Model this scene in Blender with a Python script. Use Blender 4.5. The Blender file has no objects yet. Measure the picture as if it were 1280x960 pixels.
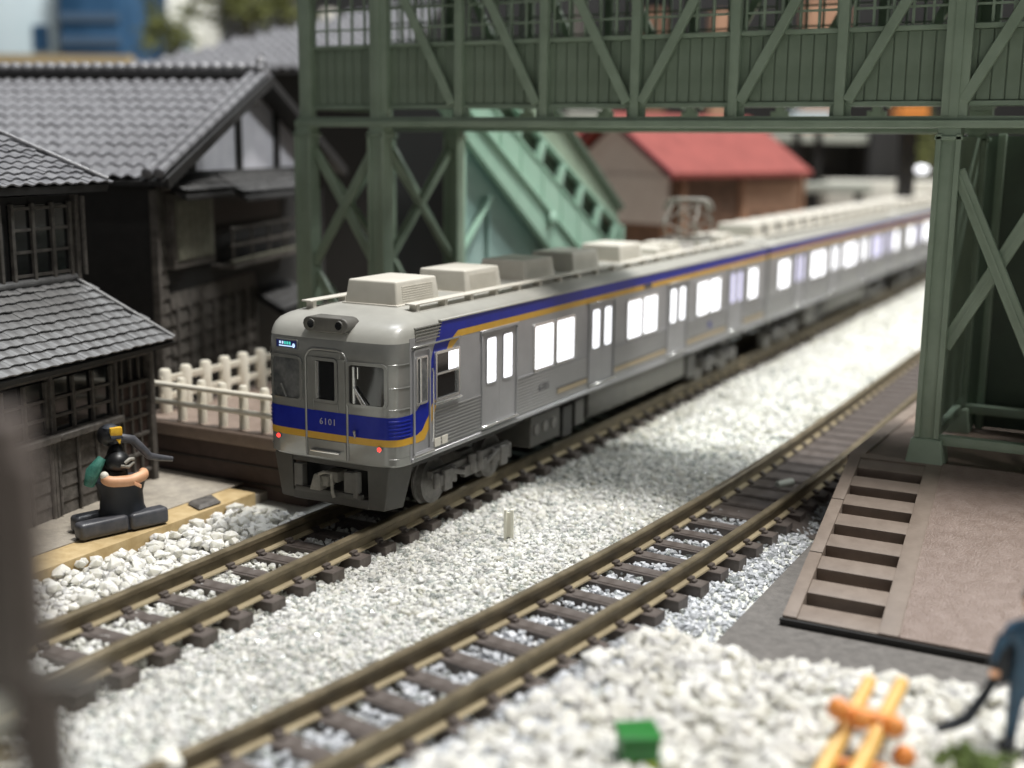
import bpy, bmesh, math, random
import numpy as np
from mathutils import Vector, Matrix
R = math.radians
random.seed(7); rng = np.random.default_rng(7)
scene = bpy.context.scene
col = scene.collection
scene.unit_settings.scale_length = 0.01            # 1 unit = 1 cm: a model railway seen close up

# ------------------------------------------------------------------ camera
CAM = Vector((8.2567, -10.9831, 4.291)); YAW, PITCH, ROLL = 0.4926, -0.1907, 0.0099
cam = bpy.data.cameras.new('camera'); camo = bpy.data.objects.new('camera', cam); col.objects.link(camo)
fwd = Vector((-math.sin(YAW)*math.cos(PITCH), math.cos(YAW)*math.cos(PITCH), math.sin(PITCH)))
rt = fwd.cross(Vector((0, 0, 1))).normalized(); up = rt.cross(fwd)
rt2 = math.cos(ROLL)*rt + math.sin(ROLL)*up; up2 = -math.sin(ROLL)*rt + math.cos(ROLL)*up
camo.matrix_world = Matrix(((rt2.x, up2.x, -fwd.x, CAM.x), (rt2.y, up2.y, -fwd.y, CAM.y), (rt2.z, up2.z, -fwd.z, CAM.z), (0, 0, 0, 1)))
cam.sensor_width = 36; cam.lens = 1545.97/1280*36
cam.clip_start = .1; cam.clip_end = 2000
cam.dof.use_dof = True; cam.dof.focus_distance = 13.9; cam.dof.aperture_fstop = cam.lens*1e-3/0.20
scene.camera = camo
FWD = fwd; RT2 = rt2; UP2 = up2

# ------------------------------------------------------------------ room light and added fill lamps
w = bpy.data.worlds.new('World'); scene.world = w; w.use_nodes = True
w.node_tree.nodes['Background'].inputs[0].default_value = (.95, .97, 1, 1)
w.node_tree.nodes['Background'].inputs[1].default_value = 0.08
def area(name, loc, target, size, energy, color):
    l = bpy.data.lights.new(name, 'AREA'); l.shape = 'DISK'; l.size = size; l.energy = energy; l.color = color
    o = bpy.data.objects.new(name, l); col.objects.link(o); o.location = loc
    o.rotation_euler = (Vector(target)-Vector(loc)).to_track_quat('-Z', 'Y').to_euler()
    return o
area('room_or_fill_lamp', (30, 15, 110), (0, 4, 0), 18, 145000, (1, .975, .93))
area('room_or_fill_lamp', (75, -38, 105), (2, 0, 0), 10, 13000, (1, .98, .95))  # fill added on the camera side, small for the train-corner highlight
area('room_or_fill_lamp', (70, 100, 92), (-3, 10, 0), 22, 85000, (.97, 1, .98))  # added fill that brightens the stairs and the white gable
area('room_or_fill_lamp', (-12, 22, 62), (-28, 52, 4), 24, 30000, (.93, .97, 1))  # added lamp low over the layout, brightens the far building fronts
scene.view_settings.view_transform = 'Standard'; scene.view_settings.look = 'None'
scene.view_settings.exposure = 0.15; scene.view_settings.gamma = 1
scene.render.engine = 'CYCLES'

# ------------------------------------------------------------------ materials
def mat(name, c, rough=.6, metal=0., c2=None, scale=8., bump=0., bscale=40., emit=None, es=0., detail=3., spec=.5, thr=(.35, .65), island=0., coat=0., trans=0., sss=0.):
    m = bpy.data.materials.new(name); m.use_nodes = True
    nt = m.node_tree; N = nt.nodes; L = nt.links; b = N['Principled BSDF']
    b.inputs['Base Color'].default_value = (*c, 1); b.inputs['Roughness'].default_value = rough
    b.inputs['Metallic'].default_value = metal; b.inputs['Specular IOR Level'].default_value = spec
    b.inputs['Coat Weight'].default_value = coat
    b.inputs['Transmission Weight'].default_value = trans
    if sss: b.inputs['Subsurface Weight'].default_value = sss; b.inputs['Subsurface Radius'].default_value = (1, 1, .9); b.inputs['Subsurface Scale'].default_value = .09
    tc = N.new('ShaderNodeTexCoord')
    out = None
    if c2 is not None:
        n = N.new('ShaderNodeTexNoise'); n.inputs['Scale'].default_value = scale; n.inputs['Detail'].default_value = detail; n.inputs['Roughness'].default_value = .65
        L.new(tc.outputs['Object'], n.inputs['Vector'])
        r = N.new('ShaderNodeValToRGB'); r.color_ramp.elements[0].position = thr[0]; r.color_ramp.elements[1].position = thr[1]
        r.color_ramp.elements[0].color = (*c, 1); r.color_ramp.elements[1].color = (*c2, 1)
        L.new(n.outputs['Fac'], r.inputs['Fac']); out = r.outputs['Color']
        rr = N.new('ShaderNodeMapRange'); rr.inputs['To Min'].default_value = rough*.8; rr.inputs['To Max'].default_value = min(1, rough*1.2)
        L.new(n.outputs['Fac'], rr.inputs['Value']); L.new(rr.outputs[0], b.inputs['Roughness'])
    if island:
        g = N.new('ShaderNodeNewGeometry'); h = N.new('ShaderNodeHueSaturation')
        mr = N.new('ShaderNodeMapRange'); mr.inputs['To Min'].default_value = 1-island; mr.inputs['To Max'].default_value = 1+island*.5
        L.new(g.outputs['Random Per Island'], mr.inputs['Value']); L.new(mr.outputs[0], h.inputs['Value'])
        if out is not None: L.new(out, h.inputs['Color'])
        else: h.inputs['Color'].default_value = (*c, 1)
        out = h.outputs['Color']
    if out is not None: L.new(out, b.inputs['Base Color'])
    if bump:
        n2 = N.new('ShaderNodeTexNoise'); n2.inputs['Scale'].default_value = bscale; n2.inputs['Detail'].default_value = 4
        L.new(tc.outputs['Object'], n2.inputs['Vector'])
        bp = N.new('ShaderNodeBump'); bp.inputs['Strength'].default_value = bump; bp.inputs['Distance'].default_value = .02
        L.new(n2.outputs['Fac'], bp.inputs['Height']); L.new(bp.outputs['Normal'], b.inputs['Normal'])
    if emit is not None:
        b.inputs['Emission Color'].default_value = (*emit, 1); b.inputs['Emission Strength'].default_value = es
    return m
M = {}
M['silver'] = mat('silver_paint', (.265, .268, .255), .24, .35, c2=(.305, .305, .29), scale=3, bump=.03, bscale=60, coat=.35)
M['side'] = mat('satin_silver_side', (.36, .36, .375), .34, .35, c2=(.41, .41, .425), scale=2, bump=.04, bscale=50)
M['ribs'] = mat('bright_ribbed_steel', (.55, .55, .55), .28, .75)
M['whitepost'] = mat('clean_cream_plastic', (.82, .80, .70), .4)
M['roof'] = mat('roof_grey', (.37, .365, .335), .34, c2=(.41, .405, .37), scale=2.5, bump=.05)
M['cream'] = mat('cream_plastic', (.70, .67, .60), .45, c2=(.64, .61, .54), scale=3, bump=.06)
M['chrome'] = mat('bright_metal', (.75, .75, .74), .22, .8)
M['blue'] = mat('blue_stripe_paint', (.008, .018, .27), .34, .0, coat=.1, c2=(.012, .024, .32), scale=5, spec=.2)
M['gold'] = mat('gold_stripe_paint', (.62, .34, .03), .38, .0, c2=(.66, .38, .05), scale=5)
M['gold_reflection'] = mat('painted_gold_reflection', (.50, .40, .26), .4, .3)  # orange reflection on the lower car side, put into the colour
M['glass'] = mat('dark_cab_glass', (.012, .013, .014), .08, 0, spec=.8)
M['glassgrey'] = mat('hazy_grey_glass', (.07, .075, .08), .15, 0, c2=(.18, .18, .18), scale=4)
M['lit'] = mat('lit_window', (.9, .9, .95), .3, emit=(.95, .96, 1), es=1.5)
M['litdim'] = mat('lit_window_curtained', (.7, .7, .8), .3, emit=(.60, .58, .90), es=.75)
M['red'] = mat('red_tail_lamp', (.8, .03, .02), .3, emit=(1, .025, .02), es=4)
M['sign'] = mat('destination_blind', (.01, .012, .06), .3, emit=(.01, .015, .10), es=.4)
M['signmark'] = mat('destination_blind_marks', (.5, .6, .8), .3, emit=(.55, .75, 1), es=.9)
M['signteal'] = mat('destination_blind_teal', (.05, .4, .35), .3, emit=(.08, .6, .5), es=.8)
M['under'] = mat('underframe_black', (.022, .022, .021), .55, c2=(.05, .047, .043), scale=6, bump=.1)
M['undergrey'] = mat('underframe_grey', (.11, .105, .095), .5, c2=(.15, .145, .13), scale=4, bump=.06)
M['skirt'] = mat('skirt_grey', (.050, .048, .042), .45, c2=(.065, .062, .055), scale=4, bump=.05)
M['wheel'] = mat('grey_bogie', (.13, .125, .118), .45, .2, c2=(.20, .19, .18), scale=9, bump=.1)
M['coupler'] = mat('coupler_grey', (.22, .21, .18), .5, c2=(.32, .30, .26), scale=8)
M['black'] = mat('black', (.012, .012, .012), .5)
M['ink'] = mat('dark_lettering', (.07, .07, .08), .5)
M['lettering'] = mat('silver_lettering', (.45, .45, .48), .35, .4)
M['rail'] = mat('tarnished_rail', (.13, .105, .064), .48, .35, c2=(.22, .18, .115), scale=3, bump=.05)
M['railfoot'] = mat('brassy_rail_foot', (.44, .37, .24), .5, .2, c2=(.34, .28, .18), scale=3)
M['sleeper'] = mat('brown_plastic_sleeper', (.075, .060, .052), .5, c2=(.125, .105, .095), scale=7, bump=.25, bscale=25)
M['stone'] = mat('white_ballast', (.64, .62, .56), .55, island=.18, c2=(.77, .76, .71), scale=2.2, bump=.15, bscale=30, sss=.75)
M['finestone'] = mat('greenish_white_ballast', (.62, .615, .55), .5, island=.18, c2=(.80, .80, .74), scale=1.7, thr=(.36, .58), bump=.15, bscale=40, sss=.8)
M['greystone'] = mat('glued_grey_ballast', (.50, .52, .55), .3, island=.3, c2=(.66, .68, .72), scale=9, bump=.15, bscale=40)
M['crystal'] = mat('clear_ballast_crumbs', (.86, .90, .88), .06, island=.1, spec=.7, trans=.7)
M['dirt'] = mat('ballast_bed', (.62, .63, .58), .75, c2=(.74, .75, .70), scale=14, bump=.8, bscale=30)
M['glue'] = mat('glued_ballast_shoulder', (.33, .345, .37), .35, c2=(.48, .50, .53), scale=6, bump=.9, bscale=22, detail=6)
M['roadgrey'] = mat('grey_base_board', (.12, .112, .105), .7, c2=(.18, .168, .158), scale=9, bump=.5, bscale=45)
M['ramp'] = mat('brown_grey_ramp_plastic', (.20, .158, .13), .5, c2=(.24, .193, .16), scale=5, bump=.12, bscale=30)
M['ramptex'] = mat('stippled_pinkish_ramp_plastic', (.25, .188, .16), .33, c2=(.31, .24, .21), scale=7, bump=1.0, bscale=42, detail=2)
M['platform'] = mat('platform_brown', (.20, .15, .12), .6, c2=(.25, .19, .155), scale=5, bump=.2)
M['platdark'] = mat('platform_brick_face', (.055, .034, .028), .65, c2=(.075, .05, .042), scale=6, bump=.3)
M['fence'] = mat('cream_fence_plastic', (.72, .67, .56), .45, c2=(.78, .74, .64), scale=5, bump=.05)
M['green'] = mat('grey_green_plastic', (.26, .335, .25), .40, c2=(.32, .405, .31), scale=2, bump=.08, bscale=25)
M['greend'] = mat('grey_green_panel', (.205, .265, .195), .44, c2=(.24, .305, .23), scale=2.5, bump=.06, bscale=25)
M['mint'] = mat('pale_green_stair_plastic', (.34, .54, .43), .38, c2=(.38, .57, .46), scale=2.5, bump=.04)
M['mintd'] = mat('pale_teal_stair_wall', (.36, .53, .50), .45, c2=(.40, .56, .53), scale=2.5, bump=.04)
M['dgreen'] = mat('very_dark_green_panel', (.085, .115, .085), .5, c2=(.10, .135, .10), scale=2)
M['tile'] = mat('grey_roof_tile', (.115, .115, .118), .42, c2=(.18, .18, .182), scale=6, bump=.25, bscale=30)
M['tiledark'] = mat('dark_small_roof_tile', (.045, .045, .046), .6, c2=(.075, .075, .076), scale=6, spec=.25)
M['tileb'] = mat('bluish_grey_roof_tile', (.135, .135, .147), .34, c2=(.21, .21, .222), scale=6, bump=.25, bscale=30)
M['timber'] = mat('weathered_grey_timber', (.062, .056, .05), .6, c2=(.13, .118, .106), scale=8, bump=.4, bscale=30)
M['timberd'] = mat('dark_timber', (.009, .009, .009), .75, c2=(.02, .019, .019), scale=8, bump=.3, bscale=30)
M['timberg'] = mat('greenish_timber_shutter', (.15, .15, .115), .55, c2=(.23, .23, .18), scale=10, bump=.4, bscale=30)
M['plaster'] = mat('white_plaster', (.66, .65, .72), .7, c2=(.74, .73, .79), scale=4)
M['balsa'] = mat('balsa_board', (.42, .30, .14), .6, c2=(.54, .41, .22), scale=5, bump=.2, bscale=20)
M['soil'] = mat('grey_sandy_ground', (.28, .25, .21), .8, c2=(.38, .34, .28), scale=6, bump=.6, bscale=20)
M['figgrey'] = mat('slate_grey_paint', (.055, .058, .068), .38, c2=(.09, .09, .10), scale=8)
M['figblack'] = mat('gloss_black_paint', (.010, .010, .011), .4)
M['skin'] = mat('skin_paint', (.68, .36, .20), .5, c2=(.74, .43, .26), scale=8)
M['figteal'] = mat('teal_paint', (.03, .13, .10), .45, c2=(.08, .26, .21), scale=12)
M['yellow'] = mat('yellow_paint', (.80, .50, .04), .45, c2=(.7, .36, .03), scale=9)
M['orange'] = mat('orange_paint', (.75, .24, .05), .45, c2=(.8, .33, .08), scale=9)
M['rodyellow'] = mat('amber_plastic', (.80, .50, .14), .4, c2=(.72, .42, .09), scale=7)
M['canopygreen'] = mat('bright_green_paint', (.012, .13, .02), .4, c2=(.02, .19, .03), scale=8)
M['limegreen'] = mat('lime_paint', (.35, .42, .03), .45)
M['navy'] = mat('steel_blue_jacket', (.03, .075, .14), .5, c2=(.05, .12, .20), scale=8)
M['figdark'] = mat('charcoal_cloth_paint', (.018, .022, .03), .55)
M['mast'] = mat('brown_grey_mast_plastic', (.085, .068, .06), .6, c2=(.13, .105, .093), scale=3)
M['white'] = mat('white_plastic', (.78, .77, .70), .4, c2=(.72, .7, .62), scale=9)
M['redroof'] = mat('faded_red_roof', (.20, .034, .026), .65, c2=(.25, .048, .038), scale=2)
M['pinkwall'] = mat('greyish_pink_wall', (.70, .62, .58), .7, c2=(.76, .68, .64), scale=2)
M['brownwall'] = mat('brown_timber_wall', (.14, .075, .045), .65, c2=(.22, .12, .075), scale=3)
M['tanwall'] = mat('tan_wall', (.40, .22, .14), .65, c2=(.48, .28, .18), scale=3)
M['palewall'] = mat('pale_blue_white_wall', (.55, .66, .70), .6, c2=(.6, .7, .74), scale=.5)
M['blueglass'] = mat('blue_glass', (.02, .06, .12), .3, c2=(.04, .10, .19), scale=.6)
M['leaf'] = mat('olive_foliage', (.085, .10, .018), .7, c2=(.19, .20, .06), scale=2, island=.4)
M['moss'] = mat('moss_green', (.07, .11, .02), .8, c2=(.14, .19, .05), scale=9, island=.4)
M['tan'] = mat('tan_plastic', (.42, .33, .19), .6, c2=(.46, .36, .21), scale=1)
M['paleslab'] = mat('pale_grey_green_slab', (.40, .42, .37), .6, c2=(.44, .46, .41), scale=1)
M['backdark'] = mat('dark_brown_baseboard', (.05, .045, .035), .8, c2=(.08, .07, .05), scale=.2)

# ------------------------------------------------------------------ mesh helpers
class MB:
    def __init__(s): s.v = []; s.f = []
    def add(s, vs, fs):
        k = len(s.v); s.v += [tuple(map(float, a)) for a in vs]; s.f += [tuple(i+k for i in f) for f in fs]; return s
    def box(s, x0, x1, y0, y1, z0, z1):
        return s.add([(x0,y0,z0),(x1,y0,z0),(x1,y1,z0),(x0,y1,z0),(x0,y0,z1),(x1,y0,z1),(x1,y1,z1),(x0,y1,z1)],
                     [(3,2,1,0),(4,5,6,7),(0,1,5,4),(1,2,6,5),(2,3,7,6),(3,0,4,7)])
    def beam(s, a, b, wd, h=None, side=None):
        """square bar from a to b, wd wide along `side`, h thick across"""
        a = Vector(a); b = Vector(b); h = h or wd
        d = (b-a).normalized(); sd = Vector(side) if side else (Vector((0,0,1)) if abs(d.z) < .9 else Vector((1,0,0)))
        u = (sd-d*sd.dot(d)).normalized(); v = d.cross(u)
        vs = []
        for p in (a, b):
            for (i, j) in ((-1,-1),(1,-1),(1,1),(-1,1)): vs.append(p+u*i*wd/2+v*j*h/2)
        return s.add(vs, [(3,2,1,0),(4,5,6,7),(0,1,5,4),(1,2,6,5),(2,3,7,6),(3,0,4,7)])
    def tube(s, pts, r, n=10, cap=True, close=False):
        pts = [Vector(p) for p in pts]; rs = r if isinstance(r, (list, tuple)) else [r]*len(pts)
        k = len(s.v); prev = None
        for i, p in enumerate(pts):
            d = (pts[min(i+1, len(pts)-1)]-pts[max(i-1, 0)]).normalized()
            if prev is None:
                u = d.orthogonal().normalized()
            else:
                u = (prev-d*prev.dot(d)).normalized()
            prev = u; v = d.cross(u)
            for j in range(n):
                t = 2*math.pi*j/n; s.v.append(tuple(p+(u*math.cos(t)+v*math.sin(t))*rs[i]))
        for i in range(len(pts)-1):
            for j in range(n):
                s.f.append((k+i*n+j, k+i*n+(j+1)%n, k+(i+1)*n+(j+1)%n, k+(i+1)*n+j))
        if cap:
            s.f.append(tuple(k+j for j in range(n))[::-1]); m = k+(len(pts)-1)*n; s.f.append(tuple(m+j for j in range(n)))
        return s
    def prism(s, poly, axis, a0, a1):
        """poly: 2D points; axis: the extrusion axis"""
        n = len(poly)
        def P(p, a):
            if axis == 'x': return (a, p[0], p[1])
            if axis == 'y': return (p[0], a, p[1])
            return (p[0], p[1], a)
        vs = [P(p, a0) for p in poly]+[P(p, a1) for p in poly]
        return s.add(vs, [tuple(range(n))[::-1], tuple(range(n, 2*n))]+[(i, (i+1)%n, n+(i+1)%n, n+i) for i in range(n)])
    def ell(s, c, r, n=12, m=8):
        k = len(s.v)
        for i in range(1, m):
            t = math.pi*i/m
            for j in range(n):
                q = 2*math.pi*j/n
                s.v.append((c[0]+r[0]*math.sin(t)*math.cos(q), c[1]+r[1]*math.sin(t)*math.sin(q), c[2]+r[2]*math.cos(t)))
        a = len(s.v); s.v.append((c[0], c[1], c[2]+r[2])); s.v.append((c[0], c[1], c[2]-r[2]))
        for i in range(m-2):
            for j in range(n): s.f.append((k+i*n+j, k+(i+1)*n+j, k+(i+1)*n+(j+1)%n, k+i*n+(j+1)%n))
        for j in range(n):
            s.f.append((a, k+j, k+(j+1)%n)); s.f.append((a+1, k+(m-2)*n+(j+1)%n, k+(m-2)*n+j))
        return s
    def mesh(s, name, m, smooth=None, bevel=0, seg=2):
        me = bpy.data.meshes.new(name); me.from_pydata(s.v, [], s.f); me.update()
        bm = bmesh.new(); bm.from_mesh(me)
        bmesh.ops.recalc_face_normals(bm, faces=bm.faces)
        if bevel:
            ed = [e for e in bm.edges if len(e.link_faces) == 2 and e.calc_face_angle(0) > .5]
            bmesh.ops.bevel(bm, geom=ed, offset=bevel, segments=seg, affect='EDGES', profile=.6, clamp_overlap=True)
        bm.to_mesh(me); bm.free()
        if smooth:
            me.shade_smooth(); me.set_sharp_from_angle(angle=R(smooth))
        me.materials.append(m); return me
    def build(s, name, m, parent=None, smooth=None, bevel=0, seg=2, kind=None):
        return link(name, s.mesh(name, m, smooth or (40 if bevel else None), bevel, seg), parent, kind)
def link(name, me, parent=None, kind=None, loc=None):
    o = bpy.data.objects.new(name, me); col.objects.link(o)
    if parent: o.parent = parent
    if kind: o['kind'] = kind
    if loc is not None: o.location = loc
    return o
def thing(name, label, cat, loc=(0, 0, 0), rz=0, group=None):
    o = bpy.data.objects.new(name, None); col.objects.link(o); o.location = loc; o.rotation_euler = (0, 0, rz)
    o.empty_display_size = .2
    return tag(o, label, cat, group)
def tag(o, label, cat, group=None):
    o['label'] = label; o['category'] = cat
    if group: o['group'] = group
    return o
def copy_tree(o, parent=None):
    c = o.copy(); col.objects.link(c); c.parent = parent
    for ch in [x for x in bpy.data.objects if x.parent == o]: copy_tree(ch, c)
    return c
def B(*a): return MB().box(*a)
def text_mesh(name, body, size, m, parent, loc, rot, depth=.004, spacing=1.0):
    cu = bpy.data.curves.new(name, 'FONT'); cu.body = body; cu.size = size; cu.extrude = depth; cu.align_x = 'CENTER'; cu.align_y = 'CENTER'
    cu.space_character = spacing; cu.resolution_u = 2
    t = bpy.data.objects.new(name, cu); col.objects.link(t)
    bpy.context.view_layer.update()
    me = bpy.data.meshes.new_from_object(t.evaluated_get(bpy.context.evaluated_depsgraph_get()))
    bpy.data.objects.remove(t); me.materials.clear(); me.materials.append(m)
    o = link(name, me, parent, loc=loc); o.rotation_euler = rot
    return o

# ================================================================== GROUND
def struct(name, mb, m, **k):
    o = mb.build(name, m, **k); o['kind'] = 'structure'; return o
struct('baseboard', B(-150, 150, -40, 220, -1.6, -.60), M['backdark'])
# track 2 curves gently; x of its centre line
T2Y = [-14, -9, -5, -3, 0, 3, 6, 9, 14, 40, 90]; T2X = [.4, 1.85, 2.76, 3.10, 3.50, 3.74, 3.86, 3.90, 3.93, 3.95, 3.95]
_ty = np.arange(-12, 90, .25); _tx = np.interp(_ty, T2Y, T2X)
_k = np.ones(13)/13; _tx = np.convolve(np.pad(_tx, 6, mode='edge'), _k, 'valid')
def t2x(y): return float(np.interp(y, _ty, _tx))
def t1x(y): return 0.0
def height(x, y):
    """ground surface: ballast bed with dips under the rails and the stone heap at lower right"""
    x = np.asarray(x, float); y = np.asarray(y, float)
    h = np.full(np.broadcast(x, y).shape, -.33)
    tx = np.interp(y, _ty, _tx)
    d1 = np.abs(x); d2 = np.abs(x-tx)
    mid = (x > .85) & (x < tx-.85)
    bulge = np.clip((x-.8)/.5, 0, 1)*np.clip((tx-.8-x)/.4, 0, 1)
    h = h+.06*bulge*(x > 0)*(x < tx)
    # shoulder falls off to the right of track 2
    s = np.clip((x-(tx+.85))/.55, 0, 1); h = h-.20*s
    # heap of stones, lower right
    edge = np.interp(x, [2.6, 3.3, 3.7, 4.5, 5.5, 6.4, 7.4, 12], [-3.9, -2.0, -1.1, -.22, -.32, -.22, .05, .3])
    q = np.clip((edge-y)/1.3, 0, 1); q = q*q*(3-2*q)
    h = np.where(x > tx+1.0, np.maximum(h, -.53+.58*q), h)
    h = h+.02*np.sin(3.1*x+1.7*y)*np.cos(2.3*y-1.1*x)
    return h
def sheet(name, x0, x1, y0, y1, nx, ny, m):
    xs = np.linspace(x0, x1, nx); ys = np.linspace(y0, y1, ny); X, Y = np.meshgrid(xs, ys)
    Z = height(X, Y)
    vs = np.stack([X, Y, Z], -1).reshape(-1, 3)
    fs = [(j*nx+i, j*nx+i+1, (j+1)*nx+i+1, (j+1)*nx+i) for j in range(ny-1) for i in range(nx-1)]
    me = bpy.data.meshes.new(name); me.from_pydata(vs.tolist(), [], fs); me.shade_smooth(); me.materials.append(m)
    return link(name, me, kind='structure')
sheet('ballast_bed', -3.6, 13, -12, 20, 130, 240, M['dirt'])
o = struct('ballast_bed', B(-2.4, 4.9, 20, 80, -.59, -.31), M['dirt'])
struct('base_board', B(4.74, 14, -2.4, 4.4, -.595, -.335), M['roadgrey'])
struct('ground', B(-30, -1.98, -6, 70, -.58, -.20), M['soil'])

# ---- ballast stones, thousands of small crushed grains
def ico():
    t = (1+5**.5)/2
    v = np.array([(-1,t,0),(1,t,0),(-1,-t,0),(1,-t,0),(0,-1,t),(0,1,t),(0,-1,-t),(0,1,-t),(t,0,-1),(t,0,1),(-t,0,-1),(-t,0,1)], float)
    v /= np.linalg.norm(v[0])
    f = np.array([(0,11,5),(0,5,1),(0,1,7),(0,7,10),(0,10,11),(1,5,9),(5,11,4),(11,10,2),(10,7,6),(7,1,8),(3,9,4),(3,4,2),(3,2,6),(3,6,8),(3,8,9),(4,9,5),(2,4,11),(6,2,10),(8,6,7),(9,8,1)])
    return v, f
ICO_V, ICO_F = ico()
def stones(name, pts, sizes, m, flat=.75, soft=False):
    n = len(pts)
    if not n: return
    var = ICO_V[None]*rng.uniform(*((.72, 1.18) if soft else (.5, 1.35)), (24, 12, 1))
    idx = rng.integers(0, 24, n)
    q = rng.normal(size=(n, 4)); q /= np.linalg.norm(q, axis=1)[:, None]; a, b, c, d = q.T
    RM = np.stack([1-2*(c*c+d*d), 2*(b*c-a*d), 2*(b*d+a*c), 2*(b*c+a*d), 1-2*(b*b+d*d), 2*(c*d-a*b), 2*(b*d-a*c), 2*(c*d+a*b), 1-2*(b*b+c*c)], -1).reshape(n, 3, 3)
    sc = sizes[:, None]*rng.uniform(.7, 1.2, (n, 3))
    V = np.einsum('nij,nkj->nki', RM, var[idx]*sc[:, None, :])
    V[:, :, 2] *= flat
    V = (V+pts[:, None, :]).reshape(-1, 3)
    F = (ICO_F[None]+(np.arange(n)*12)[:, None, None]).reshape(-1, 3)
    me = bpy.data.meshes.new(name)
    me.vertices.add(len(V)); me.vertices.foreach_set('co', V.ravel())
    me.loops.add(F.size); me.loops.foreach_set('vertex_index', F.ravel().astype(np.int32))
    me.polygons.add(len(F)); me.polygons.foreach_set('loop_start', np.arange(0, F.size, 3, dtype=np.int32))
    me.polygons.foreach_set('loop_total', np.full(len(F), 3, dtype=np.int32))
    me.update(calc_edges=True); me.shade_flat(); me.materials.append(m)
    return link(name, me, kind='stuff')
def scatter(x0, x1, y0, y1, dens, cond=None):
    n = int((x1-x0)*(y1-y0)*dens); x = rng.uniform(x0, x1, n); y = rng.uniform(y0, y1, n)
    if cond is not None: k = cond(x, y); x = x[k]; y = y[k]
    return x, y
def fine(x, y):
    tx = np.interp(y, _ty, _tx)
    return (x > .50) & (x < tx-.50) | (x < -.55)
allp = []
def grp(name, m, regs, soft=False):
    P = []; S = []
    for (x0, x1, y0, y1, dens, smin, smax, lift, cond) in regs:
        x, y = scatter(x0, x1, y0, y1, dens, cond)
        s = rng.uniform(smin, smax, len(x))*rng.choice([1, 1, 1.25, .8], len(x))
        z = height(x, y)+rng.uniform(-.2, 1, len(x))*lift
        P.append(np.stack([x, y, z], -1)); S.append(s)
    stones(name, np.concatenate(P), np.concatenate(S), m, soft=soft)
between = lambda x, y: (x > .52) & (x < np.interp(y, _ty, _tx)-.52)
notsleeper = lambda cx, per, ph: (lambda x, y: (np.abs(((y-ph)/per) % 1-.5) < .5) )
grp('ballast', M['finestone'], [
    (.5, 3.5, -9, 6, 640, .022, .044, .022, between),
    (.5, 3.5, 6, 18, 150, .04, .07, .05, between),
    (.5, 3.5, 18, 45, 55, .06, .10, .06, between)])
grp('ballast', M['crystal'], [
    (.5, 3.5, -9, 6, 90, .022, .042, .04, between),
    (.5, 3.5, 6, 14, 20, .04, .06, .07, between)])
grp('ballast', M['stone'], [
    (-2.1, -.62, -9, .7, 110, .06, .10, .13, lambda x, y: (x > -1.93)),
    (-2.1, -.62, -9, .9, 200, .035, .06, .06, lambda x, y: (x > -1.93))], soft=True)
# slightly larger loose stones strewn on top
grp('ballast', M['stone'], [
    (.7, 3.2, -9, 6, 30, .04, .065, .03, between),
    (2.2, 12, -9, 1.4, 120, .06, .115, .06, lambda x, y: (x > np.interp(y, _ty, _tx)+1.12) & (y < np.interp(x, [2.6, 3.3, 3.7, 4.5, 5.5, 6.4, 7.4, 12], [-3.9, -2.1, -1.2, -.30, -.38, -.28, .0, .25])+rng.normal(0, .10, len(x))) & (x < 9.5))])
between2 = lambda x, y: (np.abs(x-np.interp(y, _ty, _tx)) < .42) & (y < 3.6)
shoulder = lambda x, y: (x-np.interp(y, _ty, _tx) > .5) & (x-np.interp(y, _ty, _tx) < 1.7)
grp('ballast', M['greystone'], [
    (0, 5, -9, 3.6, 460, .026, .05, .09, between2),
    (0, 6, -9, 5, 420, .022, .042, .03, shoulder)])
grp('ballast', M['crystal'], [
    (0, 5, -9, 3.6, 50, .025, .05, .09, between2),
    (0, 6, -9, 5, 34, .02, .038, .04, shoulder)])
grp('ballast', M['finestone'], [
    (-.45, .45, -9, 2.0, 700, .026, .05, .10, None),
    (-.95, -.5, -9, 40, 120, .03, .05, .03, None)])

# ================================================================== TRACKS
def rail_profile():
    # half profile of a flat-bottomed rail, head up, top at z=0
    h = [(.045, -.008), (.045, -.05), (.018, -.068), (.018, -.165), (.022, -.17)]
    return h
def rail_mesh(name, xf, y0, y1, step, m, part):
    ys = np.arange(y0, y1+step*.5, step)
    if part == 'head': prof = [(-.045, -.012), (-.033, 0), (.033, 0), (.045, -.012), (.045, -.055), (.017, -.075), (.017, -.175), (-.017, -.175), (-.017, -.075), (-.045, -.055)]
    else: prof = [(-.070, -.20), (-.066, -.183), (-.02, -.168), (.02, -.168), (.066, -.183), (.070, -.20)]
    n = len(prof); mb = MB()
    for y in ys:
        x = xf(y); mb.v += [(x+a, float(y), b) for a, b in prof]
    for i in range(len(ys)-1):
        for j in range(n): mb.f.append((i*n+j, i*n+(j+1)%n, (i+1)*n+(j+1)%n, (i+1)*n+j))
    mb.f.append(tuple(range(n))); mb.f.append(tuple((len(ys)-1)*n+j for j in range(n))[::-1])
    return mb.mesh(name, m, smooth=35)
def clip_mesh():
    mb = MB()
    for s in (-1, 1):
        for q in (-1, 1):
            c = s*.45
            mb.box(c+q*.055-.025, c+q*.055+.025, -.055, .055, -.20, -.150)
            mb.box(c+q*.10-.02, c+q*.10+.02, -.035, .035, -.20, -.172)
    return mb.mesh('rail_clip', M['sleeper'], bevel=.006, seg=1)
CLIP = clip_mesh()
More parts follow.
